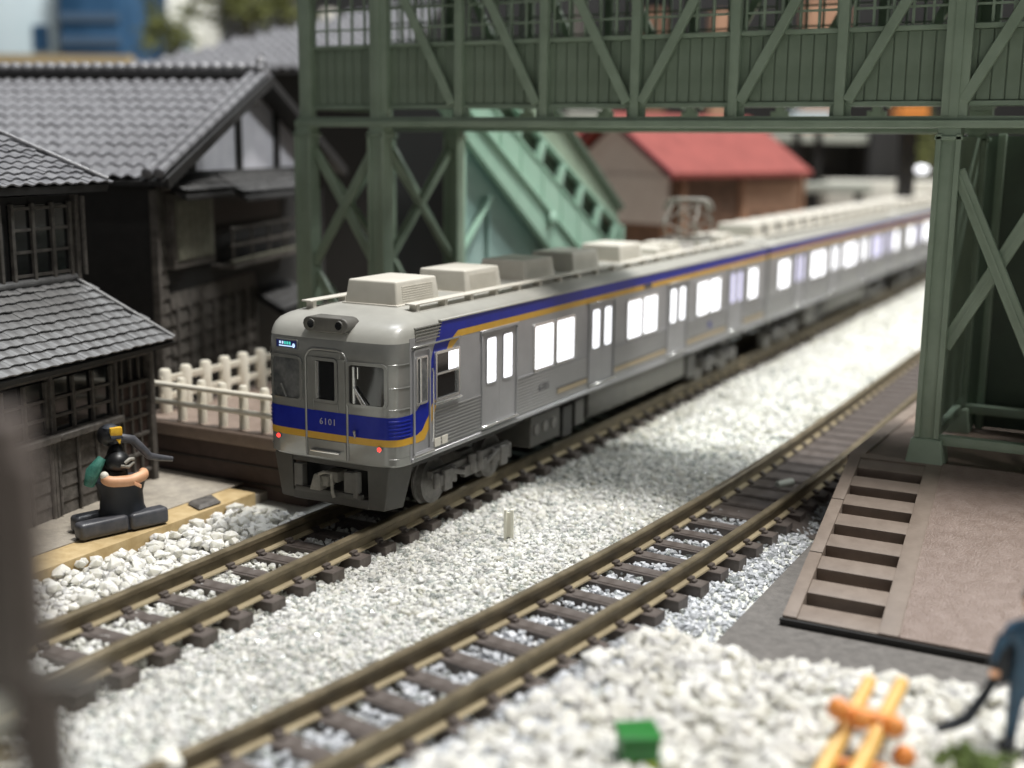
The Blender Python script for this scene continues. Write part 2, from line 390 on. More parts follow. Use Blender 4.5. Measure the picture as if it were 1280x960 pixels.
def track(label, xf, y0, y1, half, ph, bedm=None):
    t = thing('railway_track', label, 'railway track', (0, 0, 0))
    for s in (-1, 1):
        r = link('rail', rail_mesh('rail', lambda y: xf(y)+s*.45, y0, y1, .5, M['rail'], 'head'), t)
        link('rail_foot', rail_mesh('rail_foot', lambda y: xf(y)+s*.45, y0, y1, .5, M['railfoot'], 'foot'), r)
    mes = []
    for k in range(3):
        mb = MB(); mb.box(-half, half, -.11, .11, -.34, -.20)
        mb.box(-.30, .30, -.075, .075, -.2005, -.192)
        me = mb.mesh('sleeper', M['sleeper'], bevel=.012, seg=1)
        mes.append(me)
    i = 0; y = y0+ph
    while y < y1:
        x = xf(y); ang = -math.atan((xf(y+.1)-xf(y-.1))/.2)
        if y < 34:
            o = link('sleeper', mes[i % 3], t, loc=(x, y, 0)); o.rotation_euler[2] = ang
            c = link('rail_clip', CLIP, o, kind='stuff')
        else:
            o = link('sleeper', mes[0], t, loc=(x, y, 0))
        i += 1; y += .5
        if i > 165: break
    return t
track('railway track under the commuter train, brassy brown rails on dark sleepers', t1x, -9, 62, .67, .27)
track('empty curving railway track in front of the train, nearer the camera', t2x, -9, 62, .67, .39)
# track bed, bridge shade put into its dark colour, under the far end of track 2
mb = MB()
ys = np.arange(3.4, 60, .5); n = 0
for y in ys:
    x = t2x(y); mb.v += [(x-.42, float(y), -.215), (x+.42, float(y), -.215), (x+.95, float(y), -.36), (x-.95, float(y), -.36)]
for i in range(len(ys)-1):
    for j in range(4): mb.f.append((i*4+j, i*4+(j+1) % 4, (i+1)*4+(j+1) % 4, (i+1)*4+j))
mb.f.append((0, 1, 2, 3)); k = (len(ys)-1)*4; mb.f.append((k+3, k+2, k+1, k))
struct('track_bed', mb, M['sleeper'])

# ================================================================== TRAIN
L_CAR = 13.55
PX = np.array([0, .2, .4, .55, .66, .74, .80, .845, .875, .90, .915]); PY = np.array([0, .002, .006, .012, .022, .036, .055, .09, .125, .19, .31])
def fy(x): return float(np.interp(abs(x), PX, PY))
def contour(side, f, cab, L):
    hw = .915-side; k = hw/.915; pts = [(hw, L-.04), (hw, 8.0), (hw, 4.0), (hw, 1.6)]
    for x, y in zip(PX[::-1], PY[::-1]): pts.append((x*k, f+(y if cab else y*.12)))
    for x, y in zip(PX[1:], PY[1:]): pts.append((-x*k, f+(y if cab else y*.12)))
    pts += [(-hw, 1.6), (-hw, 4.0), (-hw, 8.0), (-hw, L-.04), (-hw+.04, L), (hw-.04, L)]
    return pts
def loft(levels, cab, L, cap_top=True, cap_bot=True):
    mb = MB(); n = None
    for (z, s, f) in levels:
        c = contour(s, f, cab, L); n = len(c); mb.v += [(x, y, z) for x, y in c]
    for i in range(len(levels)-1):
        for j in range(n): mb.f.append((i*n+j, i*n+(j+1)%n, (i+1)*n+(j+1)%n, (i+1)*n+j))
    if cap_bot: mb.f.append(tuple(range(n))[::-1])
    if cap_top: mb.f.append(tuple((len(levels)-1)*n+j for j in range(n)))
    return mb
def front_patch(x0, x1, z0, z1, off, th=.02, n=8, mb=None, yoff=0):
    """slab lying on the curved front face, proud by off"""
    mb = mb or MB(); xs = np.linspace(x0, x1, n+1); k = len(mb.v)
    for x in xs:
        y = fy(x)-off+yoff; mb.v += [(x, y, z0), (x, y, z1), (x, y+th, z1), (x, y+th, z0)]
    for i in range(n):
        for j in range(4): mb.f.append((k+i*4+j, k+i*4+(j+1)%4, k+(i+1)*4+(j+1)%4, k+(i+1)*4+j))
    mb.f.append((k, k+1, k+2, k+3)); q = k+n*4; mb.f.append((q+3, q+2, q+1, q))
    return mb
def ring_frame(mb, a0, a1, z0, z1, t, put, rad=.05):
    """rounded rectangular frame swept by bars; put(a, z, depth) -> 3D"""
    pts = []
    for cx, cz, s0 in ((a1-rad, z1-rad, 0), (a0+rad, z1-rad, 90), (a0+rad, z0+rad, 180), (a1-rad, z0+rad, 270)):
        for q in (0, 30, 60, 90):
            an = R(s0+q); pts.append((cx+rad*math.cos(an), cz+rad*math.sin(an), math.cos(an), math.sin(an)))
    k = len(mb.v); n = len(pts)
    for (a, z, ca, sa) in pts:
        mb.v += [put(a, z, 0), put(a, z, 1), put(a-t*ca, z-t*sa, 1), put(a-t*ca, z-t*sa, 0)]
    for i in range(n):
        for j in range(4):
            mb.f.append((k+i*4+j, k+i*4+(j+1)%4, k+((i+1)%n)*4+(j+1)%4, k+((i+1)%n)*4+j))
    return mb
def pane_poly(mb, a0, a1, z0, z1, put, rad=.04):
    pts = []
    for cx, cz, s0 in ((a1-rad, z1-rad, 0), (a0+rad, z1-rad, 90), (a0+rad, z0+rad, 180), (a1-rad, z0+rad, 270)):
        for q in (0, 30, 60, 90):
            an = R(s0+q); pts.append((cx+rad*math.cos(an), cz+rad*math.sin(an)))
    k = len(mb.v); n = len(pts)
    mb.v += [put(a, z, 0) for a, z in pts]+[put(a, z, 1) for a, z in pts]
    mb.f.append(tuple(k+i for i in range(n))); mb.f.append(tuple(k+n+i for i in range(n))[::-1])
    for i in range(n): mb.f.append((k+i, k+(i+1)%n, k+n+(i+1)%n, k+n+i))
    return mb
HW = .915
def side_put(d0, d1): return lambda a, z, s: (HW+(d1 if s else d0), a, z)
def front_put(d0, d1): return lambda a, z, s: (a, fy(a)-(d1 if s else d0), z)
def strip(up_, lo, th0, th1):
    """painted band on the side between two polylines (y,z)"""
    mb = MB(); n = len(up_)
    for (a, b) in zip(up_, lo):
        for (y, z) in (a, b):
            mb.v.append((HW+th0, y, z)); mb.v.append((HW+th1, y, z))
    for i in range(n-1):
        k = i*4; q = k+4
        mb.f += [(k+1, k+3, q+3, q+1), (k, k+1, q+1, q), (k+2, q+2, q+3, k+3)]
    mb.f += [(0, 2, 3, 1), (4*n-4, 4*n-3, 4*n-1, 4*n-2)]
    return mb

DOORS = [2.35+3.10*k for k in range(4)]
def window(parent, a0, a1, z0, z1, lit, name='window', split=None):
    f = ring_frame(MB(), a0-.035, a1+.035, z0-.035, z1+.035, .04, side_put(-.01, .016), rad=.06).build(name, M['chrome'], parent, smooth=40)
    pane_poly(MB(), a0, a1, z0, z1, side_put(-.004, .006)).build('pane', lit, f)
    return f
def bogie(parent, yc):
    b = MB()
    b.box(.60, .68, yc-.95, yc+.95, .36, .46); b.box(-.68, -.60, yc-.95, yc+.95, .36, .46)
    b.box(-.6, .6, yc-.16, yc+.16, .34, .52)
    b.box(.66, .74, yc-.28, yc+.28, .24, .38)
    for s in (-1, 1):
        for q in (-.7, .7):
            b.box(s*.70-.04, s*.70+.04, yc+q-.17, yc+q+.17, .26, .40)
            b.box(s*.73-.03, s*.73+.03, yc+q-.09, yc+q+.09, .19, .45)
            b.tube([(s*.70, yc+q-.20, .24), (s*.70, yc+q-.20, .44)], .045, 8)
            b.tube([(s*.70, yc+q+.20, .24), (s*.70, yc+q+.20, .44)], .045, 8)
        b.beam((s*.72, yc-.66, .42), (s*.72, yc-.25, .30), .06, .05); b.beam((s*.72, yc+.66, .42), (s*.72, yc+.25, .30), .06, .05)
        b.tube([(s*.72, yc-.09, .26), (s*.72, yc-.09, .5)], .06, 8); b.tube([(s*.72, yc+.09, .26), (s*.72, yc+.09, .5)], .06, 8)
    o = b.build('bogie', M['wheel'], parent, bevel=.01, seg=1)
    for q in (-.7, .7):
        for s in (-1, 1):
            wv = MB(); wv.tube([(s*.42, yc+q, .285), (s*.455, yc+q, .285)], .32, 28)
            wv.tube([(s*.45, yc+q, .285), (s*.54, yc+q, .285)], .285, 28)
            wv.tube([(s*.54, yc+q, .285), (s*.565, yc+q, .285)], [.23, .14], 20)
            wv.tube([(s*.56, yc+q, .285), (s*.60, yc+q, .285)], .07, 12)
            wv.build('wheel', M['wheel'], o, smooth=40)
    return o
def door(parent, c, lit, bright):
    d = MB(); d.box(HW-.02, HW+.004, c-.43, c-.006, .90, 2.03); d.box(HW-.02, HW+.004, c+.006, c+.43, .90, 2.03)
    o = d.build('door', M['side'], parent, bevel=.004, seg=1)
    f = MB(); t = .025
    f.box(HW-.01, HW+.022, c-.46, c-.435, .88, 2.06); f.box(HW-.01, HW+.022, c+.435, c+.46, .88, 2.06)
    f.box(HW-.01, HW+.034, c-.49, c+.49, 2.05, 2.085)
    f.build('door_frame', M['side'], o, bevel=.005, seg=1)
    B(HW-.01, HW+.045, c-.47, c+.47, .865, .895).build('door_sill', M['chrome'], o, bevel=.006, seg=1)
    for q in (-.21, .21):
        g = ring_frame(MB(), c+q-.135, c+q+.135, 1.39, 1.99, .022, side_put(0, .014), rad=.05).build('door_window', M['side'], o, smooth=40)
        pane_poly(MB(), c+q-.115, c+q+.115, 1.41, 1.97, side_put(.001, .009), rad=.035).build('pane', lit, g)
def make_car(label, cab, kind, group):
    t = thing('railway_car', label, 'train car', (0, 0, 0), group=group)
    if cab:
        lev = [(.765, .012, .02), (.79, 0, 0), (1.3, 0, 0), (1.9, 0, 0), (2.08, 0, .004), (2.15, 0, .018), (2.21, .002, .045), (2.27, .008, .09), (2.32, .03, .155), (2.36, .08, .25), (2.395, .17, .39), (2.42, .30, .56), (2.44, .45, .76), (2.452, .62, 1.0), (2.457, .80, 1.25)]
    else:
        lev = [(.765, .012, .01), (.79, 0, 0), (2.21, .002, .0), (2.27, .008, .0), (2.32, .03, .01), (2.36, .08, .02), (2.395, .17, .03), (2.42, .30, .04), (2.44, .45, .05), (2.452, .62, .06), (2.457, .80, .07)]
    lower = [l for l in lev if l[0] <= 2.15]+([] if cab else [(2.15, 0, 0)]); upper = ([] if cab else [(2.15, 0, 0)])+[l for l in lev if l[0] >= 2.15]
    if cab: # split the side (satin) from the glossier moulded cab front
        loft(lower, cab, L_CAR, cap_top=False).build('body', M['silver'], t, smooth=40)
        # satin side skin, proud by a hair, from behind the cab door to the far end
        B(.90, HW+.0015, .31, L_CAR-.03, .80, 2.19).build('side_wall', M['side'], t)
    else:
        loft(lower, cab, L_CAR, cap_top=False).build('body', M['side'], t, smooth=40)
    loft(upper, cab, L_CAR, cap_bot=False).build('roof', M['roof'], t, smooth=50)
    # stripes
    if cab:
        upl = [(.31, 1.335), (.44, 1.36), (.52, 1.42), (.64, 1.55), (.72, 1.8), (.80, 2.02), (.98, 2.305), (1.3, 2.305), (4, 2.305), (9, 2.305), (L_CAR, 2.305)]
        mid = [(.31, 1.085), (.44, 1.085), (.55, 1.12), (.72, 1.3), (.86, 1.55), (.98, 1.82), (1.14, 2.05), (1.34, 2.165), (4, 2.165), (9, 2.165), (L_CAR, 2.165)]
        low = [(.31, 1.005), (.46, .99), (.60, 1.0), (.79, 1.22), (.93, 1.5), (1.05, 1.78), (1.21, 1.98), (1.40, 2.085), (4, 2.085), (9, 2.085), (L_CAR, 2.085)]
    else:
        upl = [(0, 2.305), (L_CAR, 2.305)]; mid = [(0, 2.165), (L_CAR, 2.165)]; low = [(0, 2.085), (L_CAR, 2.085)]
    def lean(p):   # the shell curves inwards above 2.2, and the stripe follows
        return p
    s1 = strip(upl, mid, -.03, .005); s1.build('blue_stripe', M['blue'], t)
    strip(mid, low, -.02, .004).build('gold_stripe', M['gold'], t)
    # gutter above the stripe and louvre lines in front of it
    B(HW-.03, HW+.018, (.95 if cab else .02), L_CAR-.02, 2.308, 2.328).build('gutter', M['roof'], t, bevel=.004, seg=1)
    if cab:
        g = MB()
        for k in range(5): g.box(HW-.03, HW+.010, .42, .92+.0*k+.012*k, 2.14+.036*k, 2.152+.036*k)
        g.build('louvre', M['silver'], t, kind='stuff')
    # corrugation
    g = MB(); spans = []
    edges = [(.83, DOORS[0]-.47)] if cab else [(.15, DOORS[0]-.47)]
    for k in range(3): edges.append((DOORS[k]+.47, DOORS[k+1]-.47))
    edges.append((DOORS[3]+.47, L_CAR-.12))
    for (a, b) in edges:
        for k in range(11):
            z = .875+.041*k; g.prism([(HW-.004, z-.012), (HW+.012, z-.006), (HW+.012, z+.006), (HW-.004, z+.012)], 'y', a, b)
    g.build('corrugation', M['ribs'], t, kind='stuff')
    for (a, b) in edges[1:]:
        B(HW, HW+.018, a, b, 1.335, 1.35).build('side_moulding', M['side'], t)
    B(HW-.02, HW+.02, .33, L_CAR-.05, .78, .83).build('sole_bar', M['side'], t, bevel=.006, seg=1)
    # doors and windows
    for k, c in enumerate(DOORS):
        door(t, c, M['litdim'] if (kind == 'b' and k in (0, 3)) or (kind == 'a' and k == 3) else M['lit'], k == 0)
    for k in range(3):
        c = (DOORS[k]+DOORS[k+1])/2
        for s in (-1, 1): window(t, c+s*.325-.27, c+s*.325+.27, 1.38, 1.96, M['litdim'] if kind == 'b' and k == 2 else M['lit'])
    c = DOORS[3]+1.02
    window(t, c-.27, c+.27, 1.38, 1.96, M['lit'])
    if not cab: window(t, .72, 1.5, 1.38, 1.96, M['lit'])
    bogie(t, 2.1); bogie(t, L_CAR-2.1)
    # underfloor
    B(-.7, .7, .4, L_CAR-.3, .62, .77).build('underframe', M['under'], t)
    def boxp(y0, y1, z0, z1, m, x=.80):
        b = MB().box(-x, x, y0, y1, z0, z1).build('equipment_box', m, t, bevel=.012, seg=1); return b
    boxp(3.45, 4.35, .27, .70, M['undergrey'] if not cab else M['skirt'], .80); boxp(4.45, 4.75, .22, .66, M['under']); boxp(4.85, 5.15, .3, .68, M['skirt'])
    b = MB(); b.prism([(.55, .72), (.80, .72), (.80, .36), (.68, .27), (.55, .27)], 'y', 5.3, 9.3); b.build('equipment_box', M['undergrey'], t, bevel=.01, seg=1)
    boxp(9.45, 9.85, .26, .68, M['skirt'])
    for k in range(3):
        q = MB(); q.tube([(.79, 3.62+.26*k, .50), (.815, 3.62+.26*k, .50)], .075, 14); q.build('round_cover', M['wheel'], t, smooth=40)
    # roof furniture
    def running_board(x, y0, y1):
        g = MB(); g.box(x-.07, x+.07, y0, y1, 2.485, 2.505); r = g.build('running_board', M['cream'], t, bevel=.005, seg=1)
        q = MB(); y = y0+.1
        while y < y1: q.box(x-.05, x+.05, y-.03, y+.03, 2.36, 2.486); y += .62
        q.build('board_bracket', M['cream'], r, kind='stuff')
    running_board(.60, .80, L_CAR-.4); running_board(-.60, .45, L_CAR-.4)
    def ac(y0, y1, wd=.37, h=.28, m=None, vents=False):
        g = MB(); z0 = 2.44; z1 = 2.45+h; a = .035
        g.add([(-wd, y0, z0), (wd, y0, z0), (wd, y1, z0), (-wd, y1, z0), (-wd+a, y0+a, z1), (wd-a, y0+a, z1), (wd-a, y1-a, z1), (-wd+a, y1-a, z1)], [(3,2,1,0),(4,5,6,7),(0,1,5,4),(1,2,6,5),(2,3,7,6),(3,0,4,7)])
        o = g.build('roof_cooler', m or M['cream'], t, bevel=.028, seg=3)
        f = MB(); f.box(-wd-.02, wd+.02, y0-.02, y1+.02, 2.43, 2.462); f.build('cooler_flange', m or M['cream'], o, bevel=.006, seg=1)
        f = MB()
        for k in range(7):
            z = z0+.05+k*.027; xx = wd-.035*(z-z0)/(z1-z0)-.004; f.box(xx, xx+.008, y0+.14, y1-.14, z, z+.012)
        f.build('cooler_grille', m or M['cream'], o, kind='stuff')
    if cab:
        for y in (.88, 2.45, 4.05, 5.6, 7.35): ac(y, y+.95)
        for y0, y1, h, wd in ((8.9, 9.6, .13, .40), (9.8, 10.3, .16, .3)): ac(y0, y1, wd, h)
        ac(12.5, 13.1, .35, .15)
        pantograph(t, 11.4)
    else:
        y = .5
        while y < L_CAR-.8:
            ac(y, y+.66, .42, .27); B(-.36, .36, y+.68, y+1.0, 2.44, 2.62).build('dark_gap_block', M['under'], t, bevel=.01, seg=1); y += 1.02  # dark blocks added between coolers to paint the shade of the gaps
    # end gangway
    B(-.42, .42, L_CAR, L_CAR+.13, .8, 2.15).build('gangway', M['under'], t, bevel=.02)
    B(-.42, .42, -.13, .0, .8, 2.15).build('gangway', M['under'], t, bevel=.02) if not cab else None
    return t
def pantograph(t, yc):
    g = MB()
    for s in (-1, 1): g.box(s*.36-.025, s*.36+.025, yc-.55, yc+.55, 2.56, 2.60)
    for q in (-.45, .45): g.box(-.38, .38, yc+q-.025, yc+q+.025, 2.56, 2.60)
    o = g.build('pantograph', M['wheel'], t, bevel=.006, seg=1)
    g = MB()
    for s in (-1, 1):
        for q in (-1, 1):
            g.tube([(s*.30, yc+q*.34, 2.62), (s*.32, yc+q*.46, 2.92)], .022, 8); g.tube([(s*.32, yc+q*.46, 2.92), (s*.24, yc+q*.08, 3.30)], .018, 8)
            g.tube([(s*.30, yc+q*.34, 2.62), (-s*.32, yc+q*.46, 2.92)], .014, 6)
            g.tube([(s*.32, yc+q*.46, 2.92), (-s*.24, yc+q*.08, 3.30)], .012, 6)
    g.build('arm', M['coupler'], o, smooth=40)
    g = MB()
    for q in (-.12, .12): g.tube([(-.44, yc+q, 3.12), (-.40, yc+q, 3.26), (-.3, yc+q, 3.32), (.3, yc+q, 3.32), (.40, yc+q, 3.26), (.44, yc+q, 3.12)], .03, 8)
    g.build('contact_strip', M['coupler'], o, smooth=40)
    g = MB()
    for s in (-1, 1):
        for q in (-.45, .45): g.tube([(s*.36, yc+q, 2.42), (s*.36, yc+q, 2.57)], .045, 10)
    g.build('insulator', M['cream'], o, smooth=40)

G_CARS = 'cars of the lit commuter train'
car = make_car('silver leading train car with blue and gold stripe and red tail lamps, nearest the camera', True, 'a', G_CARS)
# ---- cab details on the leading car
def fp(name, m, *a, parent=None, **k): return front_patch(*a, **k).build(name, m, parent or car)
fb = MB(); n = 22
band = [(x, fy(x)) for x in np.concatenate([-PX[::-1], PX[1:]])]
def face_band(z0, z1, off):
    mb = MB(); pts = []
    P = [(-HW, .33)]+band+[(HW, .33)]
    for i, (x, y) in enumerate(P):
        a = Vector(P[max(i-1, 0)]); b = Vector(P[min(i+1, len(P)-1)]); d = (b-a).normalized(); nn = Vector((d.y, -d.x))
        q = (x+nn.x*off, y+nn.y*off); q2 = (x-nn.x*.02, y-nn.y*.02)
        mb.v += [(*q, z0), (*q, z1), (*q2, z1), (*q2, z0)]
    for i in range(len(P)-1):
        for j in range(4): mb.f.append((i*4+j, i*4+(j+1)%4, (i+1)*4+(j+1)%4, (i+1)*4+j))
    return mb
face_band(1.085, 1.335, .005).build('front_blue_band', M['blue'], car, smooth=50)
face_band(1.005, 1.085, .004).build('front_gold_band', M['gold'], car, smooth=50)
cor = MB()
for k in range(5):
    z = 1.12+.042*k
    P = [(x, y) for x, y in band if abs(x) >= .74]
    for s in (-1, 1):
        Q = [(x, y) for x, y in band if s*x >= .79]
        cor.tube([(x*1.004, y-.004, z) for x, y in Q], .010, 6)
cor.build('corner_rib', M['blue'], car, smooth=60, kind='stuff')
cor = MB()
for z in (1.42, 1.66, 1.92, .86):
    for s in (-1, 1):
        Q = [(x, y) for x, y in band if s*x >= .80]; cor.tube([(x*1.003, y-.003, z) for x, y in Q], .007, 6)
cor.build('corner_bead', M['silver'], car, smooth=60, kind='stuff')
# front windows
def fwindow(a0, a1, z0, z1, glass, frame, name='front_window', rad=.05):
    f = ring_frame(MB(), a0-.035, a1+.035, z0-.035, z1+.035, .035, front_put(-.012, .022), rad=rad+.02).build(name, frame, car, smooth=40)
    front_patch(a0-.005, a1+.005, z0-.005, z1+.005, .006, n=10).build('pane', glass, f, smooth=40)
    return f
wr = fwindow(.32, .765, 1.46, 1.90, M['glass'], M['silver'])
wl = fwindow(-.765, -.36, 1.44, 1.90, M['glassgrey'], M['silver'])
wc = fwindow(-.13, .13, 1.47, 1.91, M['glass'], M['silver'], rad=.03)
g = MB(); g.tube([(.385, fy(.385)-.016, 1.47), (.385, fy(.385)-.016, 1.88)], .018, 8); g.tube([(.44, fy(.44)-.02, 1.75), (.44, fy(.44)-.02, 1.88)], .008, 6)
g.build('window_mullion', M['chrome'], wr, smooth=40)
g = MB(); g.tube([(.40, -.035, 1.66), (.56, -.03, 1.46)], [.011, .011], 8); g.tube([(.41, -.035, 1.62), (.52, -.03, 1.45)], .008, 8); g.build('wiper', M['chrome'], wr, smooth=40)
g = MB(); g.tube([(-.62, -.02, 1.6), (-.55, -.02, 1.45)], .010, 8); g.build('wiper', M['silver'], wl, smooth=40)
B(-.135, -.10, -.016, .0, 1.48, 1.90).build('window_mullion', M['chrome'], wc)
# gangway door outline with arched top
g = MB(); pts = [(-.285, .80), (-.285, 1.90)]
for k in range(0, 91, 15): pts.append((-.285+.14-.14*math.cos(R(k)), 1.90+.14*math.sin(R(k))))
for k in range(90, -1, -15): pts.append((.285-.14+.14*math.cos(R(k)), 1.90+.14*math.sin(R(k))))
pts += [(.285, 1.90), (.285, .80)]
g.tube([(x, fy(x)-.001, z) for x, z in pts], .016, 8); g.build('door_surround', M['silver'], car, smooth=60)
poly = pts[1:-1]
g = MB(); k0 = [(x*.94, z) for x, z in pts]; nn = len(k0)
g.v += [(x, fy(x)-.012, z) for x, z in k0]+[(x, fy(x)+.02, z) for x, z in k0]
g.f.append(tuple(range(nn))); g.f += [(i, (i+1)%nn, nn+(i+1)%nn, nn+i) for i in range(nn)]
# (door leaf is cut round its window so that the pane stays visible)
leaf = MB(); leaf.v = []; 
front_patch(-.265, -.17, .83, 1.95, .010, mb=leaf, n=2); front_patch(.17, .265, .83, 1.95, .010, mb=leaf, n=2)
front_patch(-.17, .17, .83, 1.083, .010, mb=leaf, n=2); front_patch(-.17, .17, 1.337, 1.43, .010, mb=leaf, n=2); front_patch(-.17, .17, 1.95, 2.01, .010, mb=leaf, n=2)
for i, vtx in enumerate(leaf.v):
    pass
lf = MB(); front_patch(-.265, -.17, 1.337, 1.95, .010, mb=lf, n=2); front_patch(.17, .265, 1.337, 1.95, .010, mb=lf, n=2)
front_patch(-.17, .17, 1.337, 1.43, .010, mb=lf, n=2); front_patch(-.2, .2, 1.95, 2.02, .010, mb=lf, n=2); front_patch(-.265, .265, .80, 1.003, .010, mb=lf, n=2)
lf.build('gangway_door', M['silver'], car, bevel=.004, seg=1)
# head lamp housing
hl = MB(); pp = []
for cx, s0 in ((.22, -90), (-.22, 90)):
    for q in range(0, 181, 30):
        an = R(s0+q); pp.append((cx+.09*math.cos(an), 2.315+.085*math.sin(an)))
hl.prism(pp, 'y', .0, .24); h = hl.build('headlamp_housing', M['undergrey'], car, bevel=.018, seg=3)
for s in (-1, 1):
    q = MB()
    for k in range(24):
        pass
    q.tube([(s*.19, .004, 2.315), (s*.19, -.012, 2.315)], [.062, .056], 20)
    q.build('lamp_rim', M['undergrey'], h, smooth=40)
    q = MB(); q.tube([(s*.19, -.009, 2.315), (s*.19, -.0145, 2.315)], .044, 18); q.build('headlamp', M['glass'], h, smooth=40)
# destination blind
d = fp('destination_sign', M['sign'], -.70, -.40, 2.015, 2.10, .008, n=4)
front_patch(-.66, -.46, 2.028, 2.040, .012, n=4).build('sign_mark', M['signmark'], d)
for x in (-.655, -.615): front_patch(x, x+.022, 2.055, 2.085, .012, n=1).build('sign_mark', M['signmark'], d)
for x in (-.58, -.545, -.51): front_patch(x, x+.024, 2.052, 2.085, .012, n=1).build('sign_mark', M['signteal'], d)
q = MB(); q.ell((-.44, fy(.44)-.012, 2.045), (.02, .006, .026), 10, 6); q.build('sign_mark', M['signmark'], d)
ring_frame(MB(), -.72, -.38, 2.0, 2.115, .016, front_put(0, .014), rad=.02).build('sign_frame', M['silver'], d)
# tail lamps
for s in (-1, 1):
    q = MB(); q.tube([(s*.70, fy(.70)+.01, .975), (s*.70, fy(.70)-.018, .975)], .036, 14); o = q.build('tail_lamp', M['silver'], car, smooth=40)
    q = MB(); q.ell((s*.70, fy(.70)-.018, .975), (.024, .012, .024), 12, 8); q.build('lamp_lens', M['red'], o, smooth=60)
# step and small handles, front number
B(-.20, .20, -.055, -.005, .865, .89).build('front_step', M['chrome'], car, bevel=.006)
q = MB(); q.tube([(.40, -.02, 1.08), (.40, -.035, 1.15)], .013, 8); q.ell((.40, -.035, 1.155), (.018, .018, .018)); q.build('handle', M['silver'], car, smooth=40)
text_mesh('front_number', '6101', .105, M['lettering'], car, (0.02, -.008, 1.215), (R(90), 0, 0), .0015, 1.15)
text_mesh('side_number', '6101', .15, M['ink'], car, (HW+.014, 3.58, 1.115), (R(90), 0, R(90)), .0015, 1.1)
for (a, b) in ((4.0, 4.95), (5.92, 8.05), (9.02, 11.1), (12.1, L_CAR-.1)): B(HW+.004, HW+.015, a, b, 1.01, 1.03).build('side_line', M['ink'], car); B(HW+.004, HW+.0155, a, b, .94, 1.008).build('side_line', M['gold_reflection'], car)  # lower strip draws an orange reflection as colour
B(HW, HW+.012, 7.05, 7.35, 2.10, 2.16).build('number_plate', M['ink'], car)
q = MB(); q.tube([(HW, 10.2, 1.15), (HW+.016, 10.2, 1.15)], .06, 14); q.build('emblem', M['blue'], car)
for y in (.87, 1.03): B(HW, HW+.016, y-.065, y+.065, .865, .965).build('data_plate', M['cream'], car, bevel=.003, seg=1)
# cab side door and drop window
f = ring_frame(MB(), .36, .72, .85, 2.06, .03, side_put(-.01, .02), rad=.05).build('cab_door', M['side'], car, smooth=40)
g = ring_frame(MB(), .42, .66, 1.42, 1.97, .025, side_put(0, .02), rad=.03).build('window_frame', M['chrome'], f, smooth=40)
pane_poly(MB(), .43, .65, 1.43, 1.96, side_put(0, .008)).build('pane', M['glassgrey'], g)
q = MB(); q.tube([(HW+.022, .50, 1.44), (HW+.022, .50, 1.95)], .014, 8); q.build('handrail', M['chrome'], f, smooth=40)
q = MB(); q.tube([(HW+.02, .745, .95), (HW+.035, .745, 1.0), (HW+.035, .745, 1.75), (HW+.02, .745, 1.8)], .011, 8); q.build('handrail', M['chrome'], car, smooth=40)
B(HW-.01, HW+.05, .36, .76, .835, .865).build('door_sill', M['chrome'], f, bevel=.006)
f = ring_frame(MB(), .80, 1.34, 1.40, 1.98, .032, side_put(-.01, .035), rad=.03).build('cab_window', M['chrome'], car, smooth=40)
pane_poly(MB(), .82, 1.32, 1.42, 1.96, side_put(0, .008), rad=.02).build('pane', M['glass'], f)
B(HW, HW+.022, .83, 1.31, 1.70, 1.725).build('window_bar', M['chrome'], f)
B(HW+.008, HW+.012, 1.12, 1.30, 1.73, 1.95).build('lit_pane', M['lit'], f)
B(HW, HW+.055, .78, 1.36, 1.365, 1.395).build('window_sill', M['chrome'], f, bevel=.008)
B(HW-.02, HW+.03, .34, 1.38, 2.075, 2.095).build('drip_rail', M['silver'], car, bevel=.004, seg=1)
# end skirt (snow plough frame) with coupler
sk = MB()
def sl(z): return .93-.10*(.78-z)/.5
sk.add([(-.74,.04,.77),(.74,.04,.77),(.66,.06,.25),(-.66,.06,.25),(-.74,.10,.77),(.74,.10,.77),(.66,.12,.25),(-.66,.12,.25)][:0], [])
for s in (-1, 1):
    sk.add([(s*.52, .03, .77), (s*.80, .06, .77), (s*.72, .08, .25), (s*.52, .05, .25), (s*.52, .10, .77), (s*.80, .13, .77), (s*.72, .15, .25), (s*.52, .12, .25)],
           [(0,1,2,3),(4,7,6,5),(0,4,5,1),(1,5,6,2),(2,6,7,3),(3,7,4,0)])
    sk.add([(s*.80, .06, .77), (s*.90, .42, .77), (s*.80, .34, .25), (s*.72, .08, .25), (s*.76, .08, .77), (s*.86, .42, .77), (s*.76, .34, .25), (s*.68, .10, .25)],
           [(0,1,2,3),(4,7,6,5),(0,4,5,1),(1,5,6,2),(2,6,7,3),(3,7,4,0)])
sk.box(-.53, .53, .045, .12, .25, .36)
sk.box(-.53, .53, .04, .10, .70, .77)
sk.build('end_skirt', M['skirt'], car, bevel=.008, seg=1)
c = MB(); c.box(-.09, .09, .06, .55, .50, .62); c.box(-.16, .02, -.02, .12, .46, .58)
c.add([(-.20, -.08, .42), (-.05, -.08, .42), (-.05, .06, .42), (-.20, .06, .42), (-.16, -.05, .60), (-.08, -.05, .60), (-.08, .04, .60), (-.16, .04, .60)], [(3,2,1,0),(4,5,6,7),(0,1,5,4),(1,2,6,5),(2,3,7,6),(3,0,4,7)])
cp = c.build('coupler', M['coupler'], car, bevel=.012)
q = MB(); q.tube([(-.10, -.03, .60), (-.02, -.05, .64), (.09, -.05, .635), (.10, -.05, .42), (.12, -.05, .36)], .02, 8); q.build('coupler_hose', M['coupler'], cp, smooth=40)
